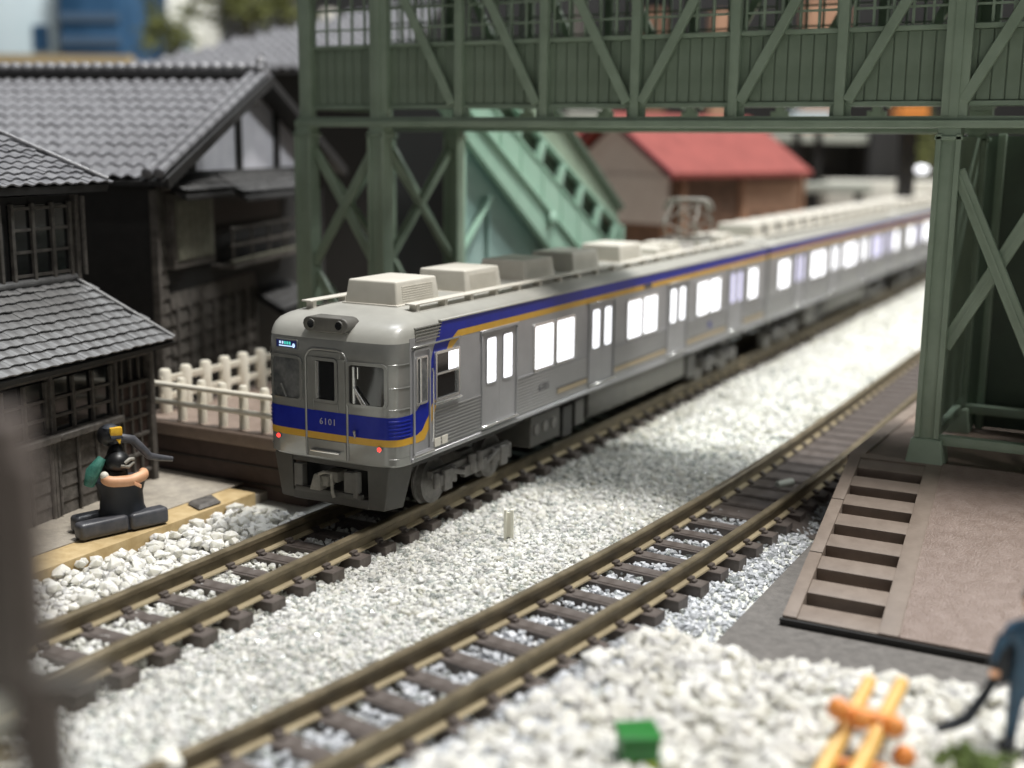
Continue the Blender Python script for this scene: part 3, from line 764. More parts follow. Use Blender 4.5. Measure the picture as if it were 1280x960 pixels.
c = MB(); c.box(.22, .40, -.0, .10, .42, .66); c.box(-.48, -.36, .0, .10, .40, .68); c.box(.36, .42, -.02, .04, .38, .68)
c.build('buffer_box', M['undergrey'], car, bevel=.012)
c = MB(); c.box(-.46, .46, -.01, .05, .36, .42); c.build('step_bar', M['skirt'], car, bevel=.006)
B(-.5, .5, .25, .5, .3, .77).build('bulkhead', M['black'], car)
# ---- trailing cars
car2 = make_car('second car of the silver train, its lit windows behind the first car', False, 'b', G_CARS)
car2.location = (0, L_CAR+.17, 0)
c3 = copy_tree(car2); c3.location = (0, 2*(L_CAR+.17), 0); c3['label'] = 'third and farthest train car, mostly hidden by the right green bridge post'

# ================================================================== FOOTBRIDGE
YB = 4.65; X0 = -2.40; SP = 1.36; ZG = 4.57
fbz = thing('footbridge', 'grey-green covered footbridge on braced posts, crossing over the train', 'footbridge', (0, YB, 0))
XP = [X0+SP*k for k in range(-1, 9)]
def post(x, y, z0, foot=True, wd=.27):
    g = MB(); g.box(x-wd/2, x+wd/2, y-wd/2, y+wd/2, z0, ZG-.02)
    p = g.build('post', M['green'], fbz, bevel=.015)
    g = MB(); g.box(x-wd/2-.015, x-wd/2+.05, y-wd/2-.03, y-wd/2+.02, z0+.35, ZG-.1); g.box(x+wd/2-.05, x+wd/2+.015, y-wd/2-.03, y-wd/2+.02, z0+.35, ZG-.1)
    g.build('post_flange', M['green'], p, bevel=.006, seg=1)
    if foot:
        g = MB(); a = wd/2+.10; b = wd/2+.05; zf = z0+.34
        g.add([(x-a, y-a, z0), (x+a, y-a, z0), (x+a, y+a, z0), (x-a, y+a, z0), (x-b, y-b, zf), (x+b, y-b, zf), (x+b, y+b, zf), (x-b, y+b, zf)], [(3,2,1,0),(4,5,6,7),(0,1,5,4),(1,2,6,5),(2,3,7,6),(3,0,4,7)])
        g.build('post_foot', M['green'], p, bevel=.03, seg=3)
    g = MB(); g.box(x-wd/2-.03, x+wd/2+.03, y-wd/2-.03, y+wd/2+.03, ZG-.17, ZG-.12); g.build('post_collar', M['green'], p, bevel=.01, seg=1)
    return p
DB = 2.15   # bridge depth
for xx, z0 in ((XP[0], -.3), (XP[1], -.3), (XP[7]-.02, .45), (XP[8]+.0, .45)):
    post(xx, 0, z0, wd=.26); post(xx, DB, z0, wd=.24)
def brace(a, b, wd=.14):
    g = MB(); g.beam(a, b, wd, .07, side=(0, 0, 1)); s = g.build('brace', M['green'], fbz, bevel=.01, seg=1)
    d = (Vector(b)-Vector(a)).normalized(); g = MB(); g.beam(Vector(a)+d*.06, Vector(b)-d*.06, .03, .10, side=(0, 0, 1)); g.build('brace_rib', M['green'], s)
for (xa, xb, zb, zt) in ((XP[0], XP[1], .6, 4.2), (XP[7], XP[8], .9, 4.15)):
    zm = (zb+zt)/2 if zb < .8 else 2.55
    if zb < .8:
        for yy in (0, DB):
            brace((xa+.12, yy-.02, zb), (xb-.12, yy-.02, 2.3)); brace((xb-.12, yy+.03, zb), (xa+.12, yy+.03, 2.3))
            brace((xa+.12, yy-.02, 2.45), (xb-.12, yy-.02, zt)); brace((xb-.12, yy+.03, 2.45), (xa+.12, yy+.03, zt))
    else:
        brace((xa+.10, -.06, 4.05), (xb-.10, -.06, 1.55), .17); brace((xa+.08, .03, 1.92), (xb-.08, .03, 4.2), .17)
        B(xa+.02, xa+.05, .16, DB-.14, .95, 4.45).build('side_panel', M['green'], fbz)
    for x in (xa, xb):
        brace((x, .12, zb), (x, DB-.12, 2.3 if x < 0 else 1.9), .12)
        if x < 0: brace((x+.03, DB-.12, zb), (x+.03, .12, 2.3), .12)
        if x < 0: brace((x, .12, 2.45), (x, DB-.12, zt), .12); brace((x+.03, DB-.12, 2.45), (x+.03, .12, zt), .12)
for (xa, xb, z) in ((XP[0], XP[1], .35), (XP[7], XP[8], .78)):
    for yy in (0, DB): B(xa, xb, yy-.07, yy+.07, z-.07, z+.05).build('tie_bar', M['green'], fbz, bevel=.012)
for x in (XP[0], XP[1], XP[7], XP[8]):
    B(x-.06, x+.06, 0, DB, (.3 if x < 0 else .72), (.42 if x < 0 else .84)).build('tie_bar', M['green'], fbz, bevel=.012)
# girders, deck, panels
xl, xr = XP[0]-.14, XP[9]+2.5
for yy in (-.02, DB+.02):
    B(xl, xr, yy-.12, yy+.10, ZG-.03-(.04 if yy > 1 else 0), ZG+.06-(.04 if yy > 1 else 0)).build('girder', M['green'], fbz, bevel=.012)
    B(xl, xr, yy-.05, yy+.03, ZG+.06, ZG+.11).build('girder_lip', M['green'], fbz)
B(xl, xr, .18, DB-.18, 4.93, 4.97).build('deck', M['greend'], fbz)
for k in range(14):
    x = xl+.4+k*.8
    if x < xr: B(x-.05, x+.05, .1, DB-.1, 4.87, 4.935).build('cross_beam', M['green'], fbz)
for side, yy in (('front', .10), ('back', DB-.10)):
    sgn = -1 if side == 'front' else 1
    B(xl, xr, yy-.07, yy+.07, 4.80+(.12 if sgn > 0 else 0), 4.86+(.1 if sgn > 0 else 0)).build('panel_rail', M['green'], fbz, bevel=.008, seg=1)
    B(xl, xr, yy-.07, yy+.07, 5.68, 5.74).build('panel_rail', M['green'], fbz, bevel=.008, seg=1)
    B(xl, xr, yy-.01, yy+.03, 4.86, 5.68).build('panel_backing', M['greend'], fbz)
    if side == 'front':
        nb = 92; wbd = (xr-xl)/nb
        me = B(.007, wbd-.007, -.035, -.008, 4.865, 5.675).mesh('board', M['greend'], bevel=.005, seg=1)
        for k in range(nb): link('board', me, fbz, loc=(xl+k*wbd, yy+.0, 0))
    # posts of the truss stand proud
    for k, x in enumerate(XP):
        big = k in (1, 7); wd = .30 if big else (.22 if k in (0,) else .125)
        yq = yy+sgn*(.10 if big else .085)
        B(x-wd/2, x+wd/2, yq-.06, yq+.06, ZG+.05, 7.15).build('upright', M['green'], fbz, bevel=.014)
        if big: B(x-.05, x+.05, yq+sgn*.06-.02, yq+sgn*.06+.02, ZG+.05, 7.1).build('upright_rib', M['green'], fbz)
        B(x-.13, x+.13, yy-.02+sgn*.05, yy+.02+sgn*.05, ZG+.05, 4.80).build('gusset', M['green'], fbz)
    for k in range(1, 9):
        x = XP[k]; xn = XP[k+1] if k+1 < len(XP) else x+SP
        a, b = (x, xn)
        yq = yy+sgn*.13
        if k < 4: A_, B_ = (xn-.10, yq, 4.86), (x+.12, yq, 6.95)
        else: A_, B_ = (a+.10, yq, 4.86), (xn-.12, yq, 6.95)
        g = MB(); g.beam(A_, B_, .13, .07, side=(1, 0, 0)); s = g.build('diagonal', M['green'], fbz, bevel=.01, seg=1)
    # lattice windows
    for k in range(9):
        xa, xb = XP[k]+.10, XP[k+1]-.10
        g = MB()
        nbar = 5
        for j in range(nbar+1):
            x = xa+(xb-xa)*j/nbar; g.box(x-.016, x+.016, yy-.015, yy+.015, 5.74, 6.95)
        for z in (5.96, 6.24, 6.52, 6.8): g.box(xa, xb, yy-.012, yy+.012, z-.014, z+.014)
        g.build('window_lattice', M['green'], fbz)
B(xl-.2, xr, -.35, DB+.35, 7.15, 7.25).build('bridge_roof', M['greend'], fbz, bevel=.02)
B(xl, xl+.06, .1, DB-.1, 4.8, 5.7).build('end_panel', M['greend'], fbz)
# stair enclosure going down behind the left tower (on its right-hand face)
st = B(-2.42, -2.34, 2.30, 2.42, -.3, 4.6).build('stair_enclosure', M['mint'], fbz, bevel=.012)
def syp(y, z, x=None): return (y-YB, z)
def sprism(name, poly, x0, x1, m, bevel=0): return MB().prism([syp(*p) for p in poly], 'x', x0, x1).build(name, m, st, bevel=bevel, seg=2) if bevel else MB().prism([syp(*p) for p in poly], 'x', x0, x1).build(name, m, st)
LN = {1: (6.85, 4.47, -.633), 2: (7.48, 4.56, -.585), 3: (8.62, 4.58, -.528), 4: (9.51, 4.59, -.493), 5: (11.0, 4.61, -.60)}
def lz(i, y): return LN[i][1]+LN[i][2]*(y-LN[i][0])
def ly(i, z): return LN[i][0]+(z-LN[i][1])/LN[i][2]
def bar(y0, z0, y1, z1, wd, th, x, m, nm):
    g = MB(); g.beam((x, y0-YB, z0), (x, y1-YB, z1), th, wd, side=(1, 0, 0)); return g.build(nm, m, st, bevel=.012)
def between_lines(i, k, ztop, yend, x0, x1, m, nm, bev=0):
    poly = [(ly(i, ztop)-YB, ztop), (yend-YB, lz(i, yend)), (yend-YB, lz(k, yend)), (ly(k, ztop)-YB, ztop)]
    return MB().prism(poly, 'x', x0, x1).build(nm, m, st, bevel=bev)
between_lines(1, 2, 5.05, 13.6, -2.42, -2.28, M['mint'], 'stringer', .02)
between_lines(2, 3, 5.05, 13.6, -2.42, -2.34, M['mint'], 'side_panel')
bar(ly(2, 5.05), 5.05, 13.6, lz(2, 13.6), .05, .22, -2.32, M['mint'], 'stringer_cap')
bar(ly(3, 5.05), 5.05, 13.6, lz(3, 13.6), .045, .10, -2.36, M['mint'], 'window_rail')
bar(ly(4, 5.05), 5.05, 13.6, lz(4, 13.6), .06, .12, -2.36, M['mint'], 'window_rail')
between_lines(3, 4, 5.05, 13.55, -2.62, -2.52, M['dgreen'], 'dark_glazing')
y = 8.0
while y < 13.3:
    z0 = lz(3, y); z1 = lz(4, y+.28)
    if z0 < 5.0: bar(y, z0-.02, y+.16, z1+.02, .20, .10, -2.36, M['mint'], 'window_post')
    y += .86
for y in (8.24, 9.03, 9.9, 10.7, 11.5, 12.3): 
    bar(y, lz(2, y)+.02, y, min(4.9, lz(3, y)-.02), .035, .03, -2.335, M['mint'], 'panel_seam')
between_lines(4, 5, 5.05, 13.6, -2.50, -2.40, M['green'], 'roof_fascia')
bar(ly(5, 5.1), 5.1, 13.7, lz(5, 13.7), .12, .5, -2.55, M['dgreen'], 'stair_roof_edge')
B(-2.42, -2.26, 13.5-YB, 13.62-YB, -.3, lz(4, 13.5)).build('end_post', M['mint'], st, bevel=.012)
MB().prism([(6.9-YB, -.3), (6.9-YB, 4.7), (7.2-YB, 4.7), (13.5-YB, .6), (13.5-YB, -.3)], 'x', -2.66, -2.60).build('stair_wall', M['mintd'], st)
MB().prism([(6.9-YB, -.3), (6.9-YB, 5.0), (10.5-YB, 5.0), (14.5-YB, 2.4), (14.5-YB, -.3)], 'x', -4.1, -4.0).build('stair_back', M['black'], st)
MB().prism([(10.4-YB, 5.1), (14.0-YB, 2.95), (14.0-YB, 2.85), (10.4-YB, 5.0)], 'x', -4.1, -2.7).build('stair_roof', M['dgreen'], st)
bar(7.05, 2.35, 8.20, 3.40, .07, .10, -2.50, M['mint'], 'stair_strut')
bar(8.22, -.3, 8.22, 3.35, .05, .06, -2.56, M['mintd'], 'stair_strut')
g = MB(); g.ell((-2.22, 10.1-YB, 2.93), (.06, .16, .14)); g.build('stair_knuckle', M['mint'], st, smooth=60)
# dark stair enclosure behind the right tower
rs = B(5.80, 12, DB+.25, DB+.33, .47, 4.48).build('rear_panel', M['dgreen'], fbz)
B(5.98, 6.08, DB+.15, DB+.24, .47, 4.5).build('panel_post', M['green'], fbz, bevel=.01)

# ================================================================== PLATFORM AND RAMP (right)
pl = thing('station_platform', 'brown-grey station platform carrying the right foot of the green bridge', 'platform', (0, 0, 0))
MB().prism([(4.84, 4.50), (4.88, 6.3), (4.95, 8.4), (5.0, 14), (5.0, 60), (16, 60), (16, 4.50)], 'z', -.5, .45).build('platform_slab', M['platform'], pl)
MB().prism([(4.80, 4.50), (4.84, 6.3), (4.91, 8.4), (4.96, 14), (4.96, 60), (5.14, 60), (5.14, 14), (5.09, 8.4), (5.02, 6.3), (4.98, 4.50)], 'z', .40, .475).build('platform_edge', M['ramp'], pl)
rp = thing('stepped_ramp', 'brown plastic platform ramp with seven recessed steps and stippled surface', 'ramp', (5.16, .47, -.31))
rp_len = math.hypot(4.50-.47, .76-.02); pit = math.atan2(.74, 4.03)
# ramp local frame: u along X, v up the slope
def rpt(u, v, h):
    return (u-.105*v/1.02*0-.079*v, v*math.cos(pit)-h*math.sin(pit), .02+v*math.sin(pit)+h*math.cos(pit)+.06)
def rbox(u0, u1, v0, v1, h0, h1, mb=None):
    mb = mb or MB()
    return mb.add([rpt(u0,v0,h0),rpt(u1,v0,h0),rpt(u1,v1,h0),rpt(u0,v1,h0),rpt(u0,v0,h1),rpt(u1,v0,h1),rpt(u1,v1,h1),rpt(u0,v1,h1)],
                  [(3,2,1,0),(4,5,6,7),(0,1,5,4),(1,2,6,5),(2,3,7,6),(3,0,4,7)])
VL = rp_len
rbox(0.02, 4.2, 0.02, VL, -.42, -.235).build('ramp_base', M['ramp'], rp)
for a, b in ((0, 1.37), (1.385, 2.72), (2.735, VL)):
    rbox(0, .145, a, b, -.235, 0).build('ramp_kerb', M['ramp'], rp, bevel=.015)
rbox(.93, 1.12, 0, VL, -.235, 0).build('ramp_border', M['ramp'], rp, bevel=.006)
rbox(1.125, 4.2, 0, VL, -.235, -.004).build('stippled_panel', M['ramptex'], rp, bevel=.006)
rbox(1.116, 1.128, .02, VL-.02, -.03, .004).build('panel_line', M['ramp'], rp)
NT = 8; pitch_ = (VL-.12)/(NT-.45)
me = None
for k in range(NT):
    v0 = .0 + k*pitch_ if k else 0.0
    v0 = k*pitch_; v1 = min(v0+pitch_*.54, VL)
    rbox(.145, .93, v0, v1, -.235, -.012).build('step', M['ramp'], rp, bevel=.010)
rbox(.145, .93, VL-.12, VL, -.235, 0).build('ramp_border', M['ramp'], rp)
rbox(-.02, 4.2, -.03, .0, -.10, -.03).build('ramp_toe', M['black'], rp)

# small white marker post on the ballast
mk = thing('marker_post', 'tiny cream H-shaped marker post standing in the ballast', 'marker', (1.68, 1.22, -.27), R(24))
B(-.055, -.020, -.035, .035, 0, .40).build('plate', M['whitepost'], mk, bevel=.004, seg=1)
B(.020, .06, -.035, .035, .06, .40).build('plate', M['whitepost'], mk, bevel=.004, seg=1)
B(-.03, .03, -.012, .012, .02, .36).build('web', M['whitepost'], mk)
# odds and ends on track 2
g = MB(); g.tube([(t2x(5.0)-.02, 4.9, -.17), (t2x(5.2)+.10, 5.15, -.17)], [.05, .06], 10); tag(g.build('pale_chip', M['paleslab'], smooth=40), 'pale oval chip lying between the rails of the empty track', 'chip')
tag(MB().ell((2.25, -4.95, -.06), (.13, .11, .09), 14, 9).build('white_pebble', M['white'], smooth=60), 'smooth white pebble between the rails at the bottom of the picture', 'pebble')

# ================================================================== LEFT PLATFORM, FENCES, BOARD
lp = thing('platform_end', 'dark brown platform end between the old house and the train, with fences on it', 'platform', (0, 0, 0))
B(-4.35, -1.32, 1.32, 60, -.5, .44).build('platform_block', M['platdark'], lp)
B(-4.38, -1.28, 1.22, 1.55, .38, .56).build('coping', M['platform'], lp, bevel=.03, seg=3)
B(-4.30, -1.30, 1.55, 60, .43, .55).build('platform_top', M['platform'], lp)
for z in (.12, -.12): B(-4.34, -1.33, 1.30, 1.325, z-.008, z+.008).build('brick_course', M['black'], lp)
def post_mesh(h, r, m):
    g = MB(); g.tube([(0, 0, 0), (0, 0, h-.03), (0, 0, h)], [r, r, r*.72], 12); return g.mesh('fence_post', m, smooth=50)
f1 = thing('picket_fence', 'cream round-topped post fence running away along the platform, behind the low rail', 'fence', (-4.08, 1.72, .55), 0)
pm = post_mesh(.62, .085, M['fence'])
for k in range(9): link('picket', pm, f1, loc=(0, .41*k, 0))
B(-.03, .03, -.1, 3.4, .17, .27).build('rail', M['fence'], f1, bevel=.012); B(-.03, .03, -.1, 3.4, .42, .52).build('rail', M['fence'], f1, bevel=.012)
f2 = thing('low_fence', 'low cream two-rail fence across the end of the brown platform', 'fence', (-3.95, 1.34, .55), 0)
g = MB(); g.tube([(-.1, 0, .50), (2.6, 0, .50)], .038, 10); g.build('rail', M['fence'], f2, smooth=40)
g = MB(); g.tube([(-.1, 0, .26), (2.6, 0, .26)], .038, 10); g.build('rail', M['fence'], f2, smooth=40)
pm2 = post_mesh(.60, .062, M['fence'])
for k in range(7): link('fence_post', pm2, f2, loc=(.45+k*.36, .08, 0))
bd = thing('wooden_board', 'pale balsa wood board beside the track in front of the old house', 'board', (-1.95, -2.6, -.4))
B(-2.4, 0, 0, 3.65, 0, .25).build('plank', M['balsa'], bd, bevel=.012)
B(-2.4, -.42, .0, 3.9, .25, .262).build('sandy_top', M['soil'], bd)
tag(MB().add([(-2.32, .18, -.135), (-2.0, .05, -.135), (-1.98, .45, -.135), (-2.28, .62, -.135), (-2.28, .22, -.09), (-2.05, .12, -.10), (-2.03, .40, -.08), (-2.25, .55, -.09)], [(3,2,1,0),(4,5,6,7),(0,1,5,4),(1,2,6,5),(2,3,7,6),(3,0,4,7)]).build('bark_chip', M['timber'], bevel=.02), 'flat grey chip of bark lying on the board beside the figure', 'chip')

# ================================================================== OLD HOUSES
def tile_mesh(wd, ln, m, th=.022, amp=.028):
    """one curved roof tile: x across, y down the slope, z up"""
    g = MB(); n = 5; k = 0
    for j, yy in enumerate((0, ln)):
        for i in range(n+1):
            x = wd*i/n; q = i/n
            z = amp*(math.sin(q*2*math.pi)*.6+ (1-abs(2*q-1))*.35)+(.030 if j else 0.0)
            g.v.append((x, yy, z)); g.v.append((x, yy, z-th))
    c = 2*(n+1)
    for i in range(n):
        a = 2*i; b = a+2
        g.f += [(a, b, c+b, c+a), (a+1, c+a+1, c+b+1, b+1), (c+a, c+b, c+b+1, c+a+1), (a, a+1, b+1, b)]
    g.f += [(0, c, c+1, 1), (2*n, 2*n+1, c+2*n+1, c+2*n)]
    return g.mesh('roof_tile', m)
def tiled_roof(parent, origin, along, down, length, slope_len, wd, ln, m, keep=None, limit=300, th=.022, amp=.028):
    """tiles laid from `origin` (top corner): columns along `along`, rows `down` the slope"""
    a = Vector(along).normalized(); d = Vector(down).normalized(); nrm = a.cross(d)
    if nrm.z < 0: nrm = -nrm
    me = tile_mesh(wd*1.0, ln*1.12, m, th, amp)
    nc = int(length/wd+.5); nr = int(slope_len/ln+.5); cnt = 0
    rot = Matrix((a, d, nrm)).transposed().to_4x4()
    rest = MB(); base = [tuple(v.co) for v in me.vertices]; fs = [tuple(p.vertices) for p in me.polygons]
    for r in range(nr-1, -1, -1):
        for c in range(nc):
            if keep and not keep((c+.5)*wd, (r+.5)*ln): continue
            p = Vector(origin)+a*c*wd+d*r*ln+nrm*random.uniform(-.006, .006)+d*random.uniform(-.008, .008)
            mt = Matrix.Translation(p) @ rot @ Matrix.Rotation(random.uniform(-.02, .02), 4, 'Z')
            if cnt < limit:
                o = link('roof_tile', me, parent); o.matrix_local = mt; cnt += 1
            else: rest.add([mt @ Vector(v) for v in base], fs)
    if rest.v: rest.build('roof_tiles', m, parent, kind='stuff')

# ---- house A
hA = thing('old_house', 'weathered grey two-storey timber house at left, tiled lean-to roof over a lattice front', 'house', (-3.54, .92, 0), R(8))
T = M['timber']; TD = M['timberd']
B(-.08+(-4), -.06, -5.5, 0, -.3, 1.70).build('ground_floor_wall', TD, hA)
B(-4.5, -.82, -5.5, -.36, 1.7, 3.62).build('upper_wall', TD, hA)
def hb(name, y0, y1, z0, z1, x0=-.06, x1=.03, m=None, parent=hA, bev=.008):
    return B(x0, x1, y0, y1, z0, z1).build(name, m or T, parent, bevel=bev, seg=1)
hb('corner_post', -.10, .0, -.22, 1.60, -.1, .05); hb('wall_plate', -5.4, .0, 1.56, 1.66, -.06, .04)
hb('corner_post', -.80, -.74, -.22, 1.60, -.1, .045); hb('corner_post', -1.98, -1.92, -.22, 1.60, -.1, .045); hb('wall_plate', -5.4, 0, -.25, -.17, -.06, .05, TD)
hb('lintel', -.74, -.10, 1.20, 1.25); 
# lattice door panel, right bay
dp = B(-.055, -.03, -.74, -.10, -.15, 1.2).build('lattice_door', M['platdark'], hA)
for y in (-.62, -.44, -.27): B(-.03, .012, y-.018, y+.018, -.1, 1.2).build('bar', T, dp, bevel=.005, seg=1)
for z in (.02, .27, .52, .77, 1.0): B(-.03, .016, -.73, -.11, z-.022, z+.022).build('bar', T, dp, bevel=.005, seg=1)
for y in (-.6, -.42, -.25): hb('transom_bar', y-.014, y+.014, 1.25, 1.56, -.05, .0)
def bay(y0, y1):
    # lower siding planks with vertical battens
    k = 0; z = -.17
    while z < .74:
        g = MB(); g.prism([(-.06, z), (.018, z), (.002, z+.185), (-.06, z+.185)], 'y', y0+.02, y1-.02); g.build('plank', T, hA, bevel=.004, seg=1); z += .185
    n = 3
    for i in range(n+1):
        y = y0+.03+(y1-y0-.06)*i/n
        g = MB(); g.tube([(.035, y, -.12), (.03, y, .78)], .024, 8); g.build('batten', T, hA, smooth=40)
    hb('window_sill', y0-.02, y1+.04, .80, .89, -.06, .14, bev=.015)
    w_ = B(-.058, -.03, y0, y1, .89, 1.52).build('window', M['glass'], hA)
    for i in range(4):
        y = y0+.03+(y1-y0-.06)*i/3; B(-.03, .015, y-.022, y+.022, .89, 1.52).build('bar', T, w_, bevel=.005, seg=1)
    for z in (1.08, 1.30): B(-.03, .005, y0, y1, z-.018, z+.018).build('bar', T, w_, bevel=.004, seg=1)
bay(-1.92, -.80); bay(-3.1, -1.98); bay(-4.3, -3.16)
# lean-to roof
e_out, e_z, w_in, t_z = .38, 1.76, -.82, 2.53
drop = Vector((e_out-w_in, 0, e_z-t_z)); sl_ = drop.length
tiled_roof(hA, (w_in, -5.2, t_z+.01), (0, 1, 0), drop, 5.2, sl_, .215, .142, M['tile'], keep=lambda a, r: a < 5.2-.42*(1-r/sl_)+.02, limit=290, th=.018, amp=.013)
MB().add([(w_in, -5.2, t_z-.03), (e_out, -5.2, e_z-.03), (e_out, .02, e_z-.03), (w_in, -.40, t_z-.03), (w_in, -5.2, t_z-.09), (e_out-.03, -5.2, e_z-.09), (e_out-.03, .02, e_z-.09), (w_in, -.40, t_z-.09)],
         [(0,1,2,3),(7,6,5,4),(0,4,5,1),(1,5,6,2),(2,6,7,3),(3,7,4,0)]).build('roof_deck', TD, hA)
MB().add([(w_in, -.40, t_z-.05), (e_out, .02, e_z-.05), (w_in, .02, e_z-.05)], [(0, 1, 2)]).build('hip_end', M['tile'], hA)
g = MB(); g.tube([(w_in, -.42, t_z+.03), (e_out, .0, e_z+.03)], .035, 8); g.build('hip_ridge', M['tile'], hA, smooth=50)
g = MB(); g.tube([(w_in+.03, -5.2, t_z+.04), (w_in+.03, -.42, t_z+.04)], .05, 8); g.build('ridge_roll', M['tile'], hA, smooth=50)
# upper windows
uw = B(-.83, -.80, -1.55, -.48, 2.62, 3.52).build('window', M['glass'], hA)
for y in (-1.52, -1.17, -.82, -.50): B(-.80, -.75, y-.028, y+.028, 2.60, 3.54).build('bar', T, uw, bevel=.006, seg=1)
for z in (2.66, 2.95, 3.22, 3.48): B(-.80, -.77, -1.55, -.48, z-.02, z+.02).build('bar', T, uw, bevel=.005, seg=1)
uw = B(-.83, -.80, -2.9, -1.7, 2.62, 3.52).build('window', M['glass'], hA)
for y in (-2.87, -2.5, -2.1, -1.73): B(-.80, -.75, y-.028, y+.028, 2.60, 3.54).build('bar', T, uw, bevel=.006, seg=1)
hb('corner_post', -.42, -.34, 2.3, 3.62, -.86, -.74); g = MB(); g.tube([(-.70, -.33, 2.6), (-.70, -.33, 3.6)], .03, 8); g.build('drain_pipe', T, hA, smooth=40)
# upper roof
eo, ez = -.40, 3.78; ti, tz = -2.2, 4.66
drop = Vector((eo-ti, 0, ez-tz)); s2 = drop.length
tiled_roof(hA, (ti, -4.6, tz), (0, 1, 0), drop, 4.45, s2, .235, .145, M['tileb'], keep=lambda a, r: a < 4.42-.85*(1-r/s2), limit=0, th=.02, amp=.024)
MB().add([(ti, -4.6, tz-.03), (eo, -4.6, ez-.03), (eo, -.16, ez-.03), (ti, -1.0, tz-.03), (ti, -4.6, tz-.10), (eo-.03, -4.6, ez-.12), (eo-.03, -.16, ez-.12), (ti, -1.0, tz-.10)],
         [(0,1,2,3),(7,6,5,4),(0,4,5,1),(1,5,6,2),(2,6,7,3),(3,7,4,0)]).build('roof_deck', TD, hA)
g = MB(); g.tube([(ti, -1.03, tz+.04), (eo, -.18, ez+.03)], .04, 8); g.build('hip_ridge', M['tileb'], hA, smooth=50)
MB().add([(ti, -1.0, tz-.05), (eo, -.16, ez-.05), (-3.9, -.16, ez-.05), (-3.9, -1.0, tz-.05)], [(0, 1, 2, 3)]).build('hip_end', M['tileb'], hA)

# ---- house B
hB = thing('gabled_house', 'dark timber house with white plaster gable and grey tiled roof, behind the lattice house', 'house', (-5.0, 2.3, 0), R(19))
def bb(name, x0, x1, y0, y1, z0, z1, m, parent=hB, bev=.008): return B(x0, x1, y0, y1, z0, z1).build(name, m, parent, bevel=bev, seg=1)
bb('wall', -7, 0, .45, 8.5, -.3, 3.75, TD, bev=0)
YR = 4.5; ZE, ZR = 3.76, 5.42
g = MB(); g.prism([(.35, 3.70), (8.65, 3.70), (YR, 5.30)], 'x', -.10, -.02); g.build('gable_wall', M['plaster'], hB)
g = MB(); g.prism([(.35, 3.68), (8.65, 3.68), (YR, 5.25)], 'x', -6.9, -.12); g.build('loft', TD, hB)
bb('gable_beam', -.05, .06, .40, 8.6, 3.72, 3.84, TD)
for y, wd, zt in ((1.87, .15, 4.20), (3.87, .15, 5.0), (5.75, .16, 4.85), (2.9, .0, 4.5)):
    if wd: bb('gable_post', -.05, .05, y-wd/2, y+wd/2, 3.84, zt, TD)
for y, z in ((1.95, 4.22), (4.1, 4.95), (.62, 3.62)): 
    g = MB(); g.tube([(-.05, y+.1, z), (.22, y+.1, z)], .055, 10); g.build('beam_end', T, hB, smooth=40)
# shutter box
sb = bb('shutter_box', 0, .14, .82, 2.38, 2.38, 3.52, T)
B(.14, .155, .92, 2.28, 2.50, 3.42).build('shutter_panel', M['timberg'], sb)
for k in range(6): B(.150, .165, .94+k*.225, .955+k*.225+.19, 2.52, 3.40).build('shutter_board', M['timberg'], sb, bevel=.004, seg=1)
# balcony
bc = bb('balcony', 0, .42, 2.5, 6.0, 2.24, 2.30, T)
for z in (2.36, 2.62, 2.90):
    B(.36, .41, 2.46, 6.05, z-.025, z+.025).build('balcony_rail', T if z > 2.4 else M['timberg'], bc, bevel=.008, seg=1)
for k in range(5): B(.37, .40, 2.52+k*.84, 2.56+k*.84, 2.3, 2.9).build('baluster', T, bc)
B(.0, .02, 2.6, 5.8, 2.95, 3.4).build('window', M['black'], bc)
# small roofs
def small_roof(y0, y1, xo, z0, z1):
    d = Vector((xo, 0, z0-z1)); o = MB().add([(0, y0, z1), (xo, y0, z0), (xo, y1, z0), (0, y1, z1), (0, y0, z1-.06), (xo, y0, z0-.06), (xo, y1, z0-.06), (0, y1, z1-.06)],
        [(0,1,2,3),(7,6,5,4),(0,4,5,1),(1,5,6,2),(2,6,7,3),(3,7,4,0)]).build('window_roof', TD, hB)
    tiled_roof(o, (0, y0, z1+.05), (0, 1, 0), d, y1-y0, d.length, .17, .16, M['tiledark'], limit=60, amp=.035)
small_roof(.62, 2.48, .46, 3.50, 3.76); small_roof(2.62, 6.4, .62, 3.40, 3.76)
small_roof(4.35, 6.2, .60, 1.25, 1.62)
# shingle boards at the corner
z = -.2; k = 0
while z < 3.5:
    g = MB(); g.prism([(-.01, z), (.045, z), (.012, z+.215), (-.01, z+.215)], 'y', .52, .80); g.build('board', T, hB); z += .215
bb('corner_post', -.05, .07, .42, .52, -.3, 3.6, T)
# boarded lower wall with battens
z = -.2
while z < 1.8:
    g = MB(); g.prism([(-.01, z), (.05, z), (.012, z+.245), (-.01, z+.245)], 'y', .86, 4.4); g.build('board', T, hB); z += .245
for k in range(8): bb('batten', .03, .08, 1.0+k*.47, 1.05+k*.47, -.25, 1.75, T, bev=.006)
# big roof, slope facing left/front
dn = Vector((0, .10-YR, ZE-ZR)); s3 = dn.length
tiled_roof(hB, (-5.9, YR, ZR), (1, 0, 0), dn, 5.9, s3, .225, .42, M['tileb'], limit=298, th=.03, amp=.045)
MB().prism([(.10, ZE-.03), (YR, ZR-.03), (8.9, ZE-.03), (8.9, ZE-.10), (YR, ZR-.12), (.10, ZE-.10)], 'x', -5.9, .40).build('roof_deck', TD, hB)
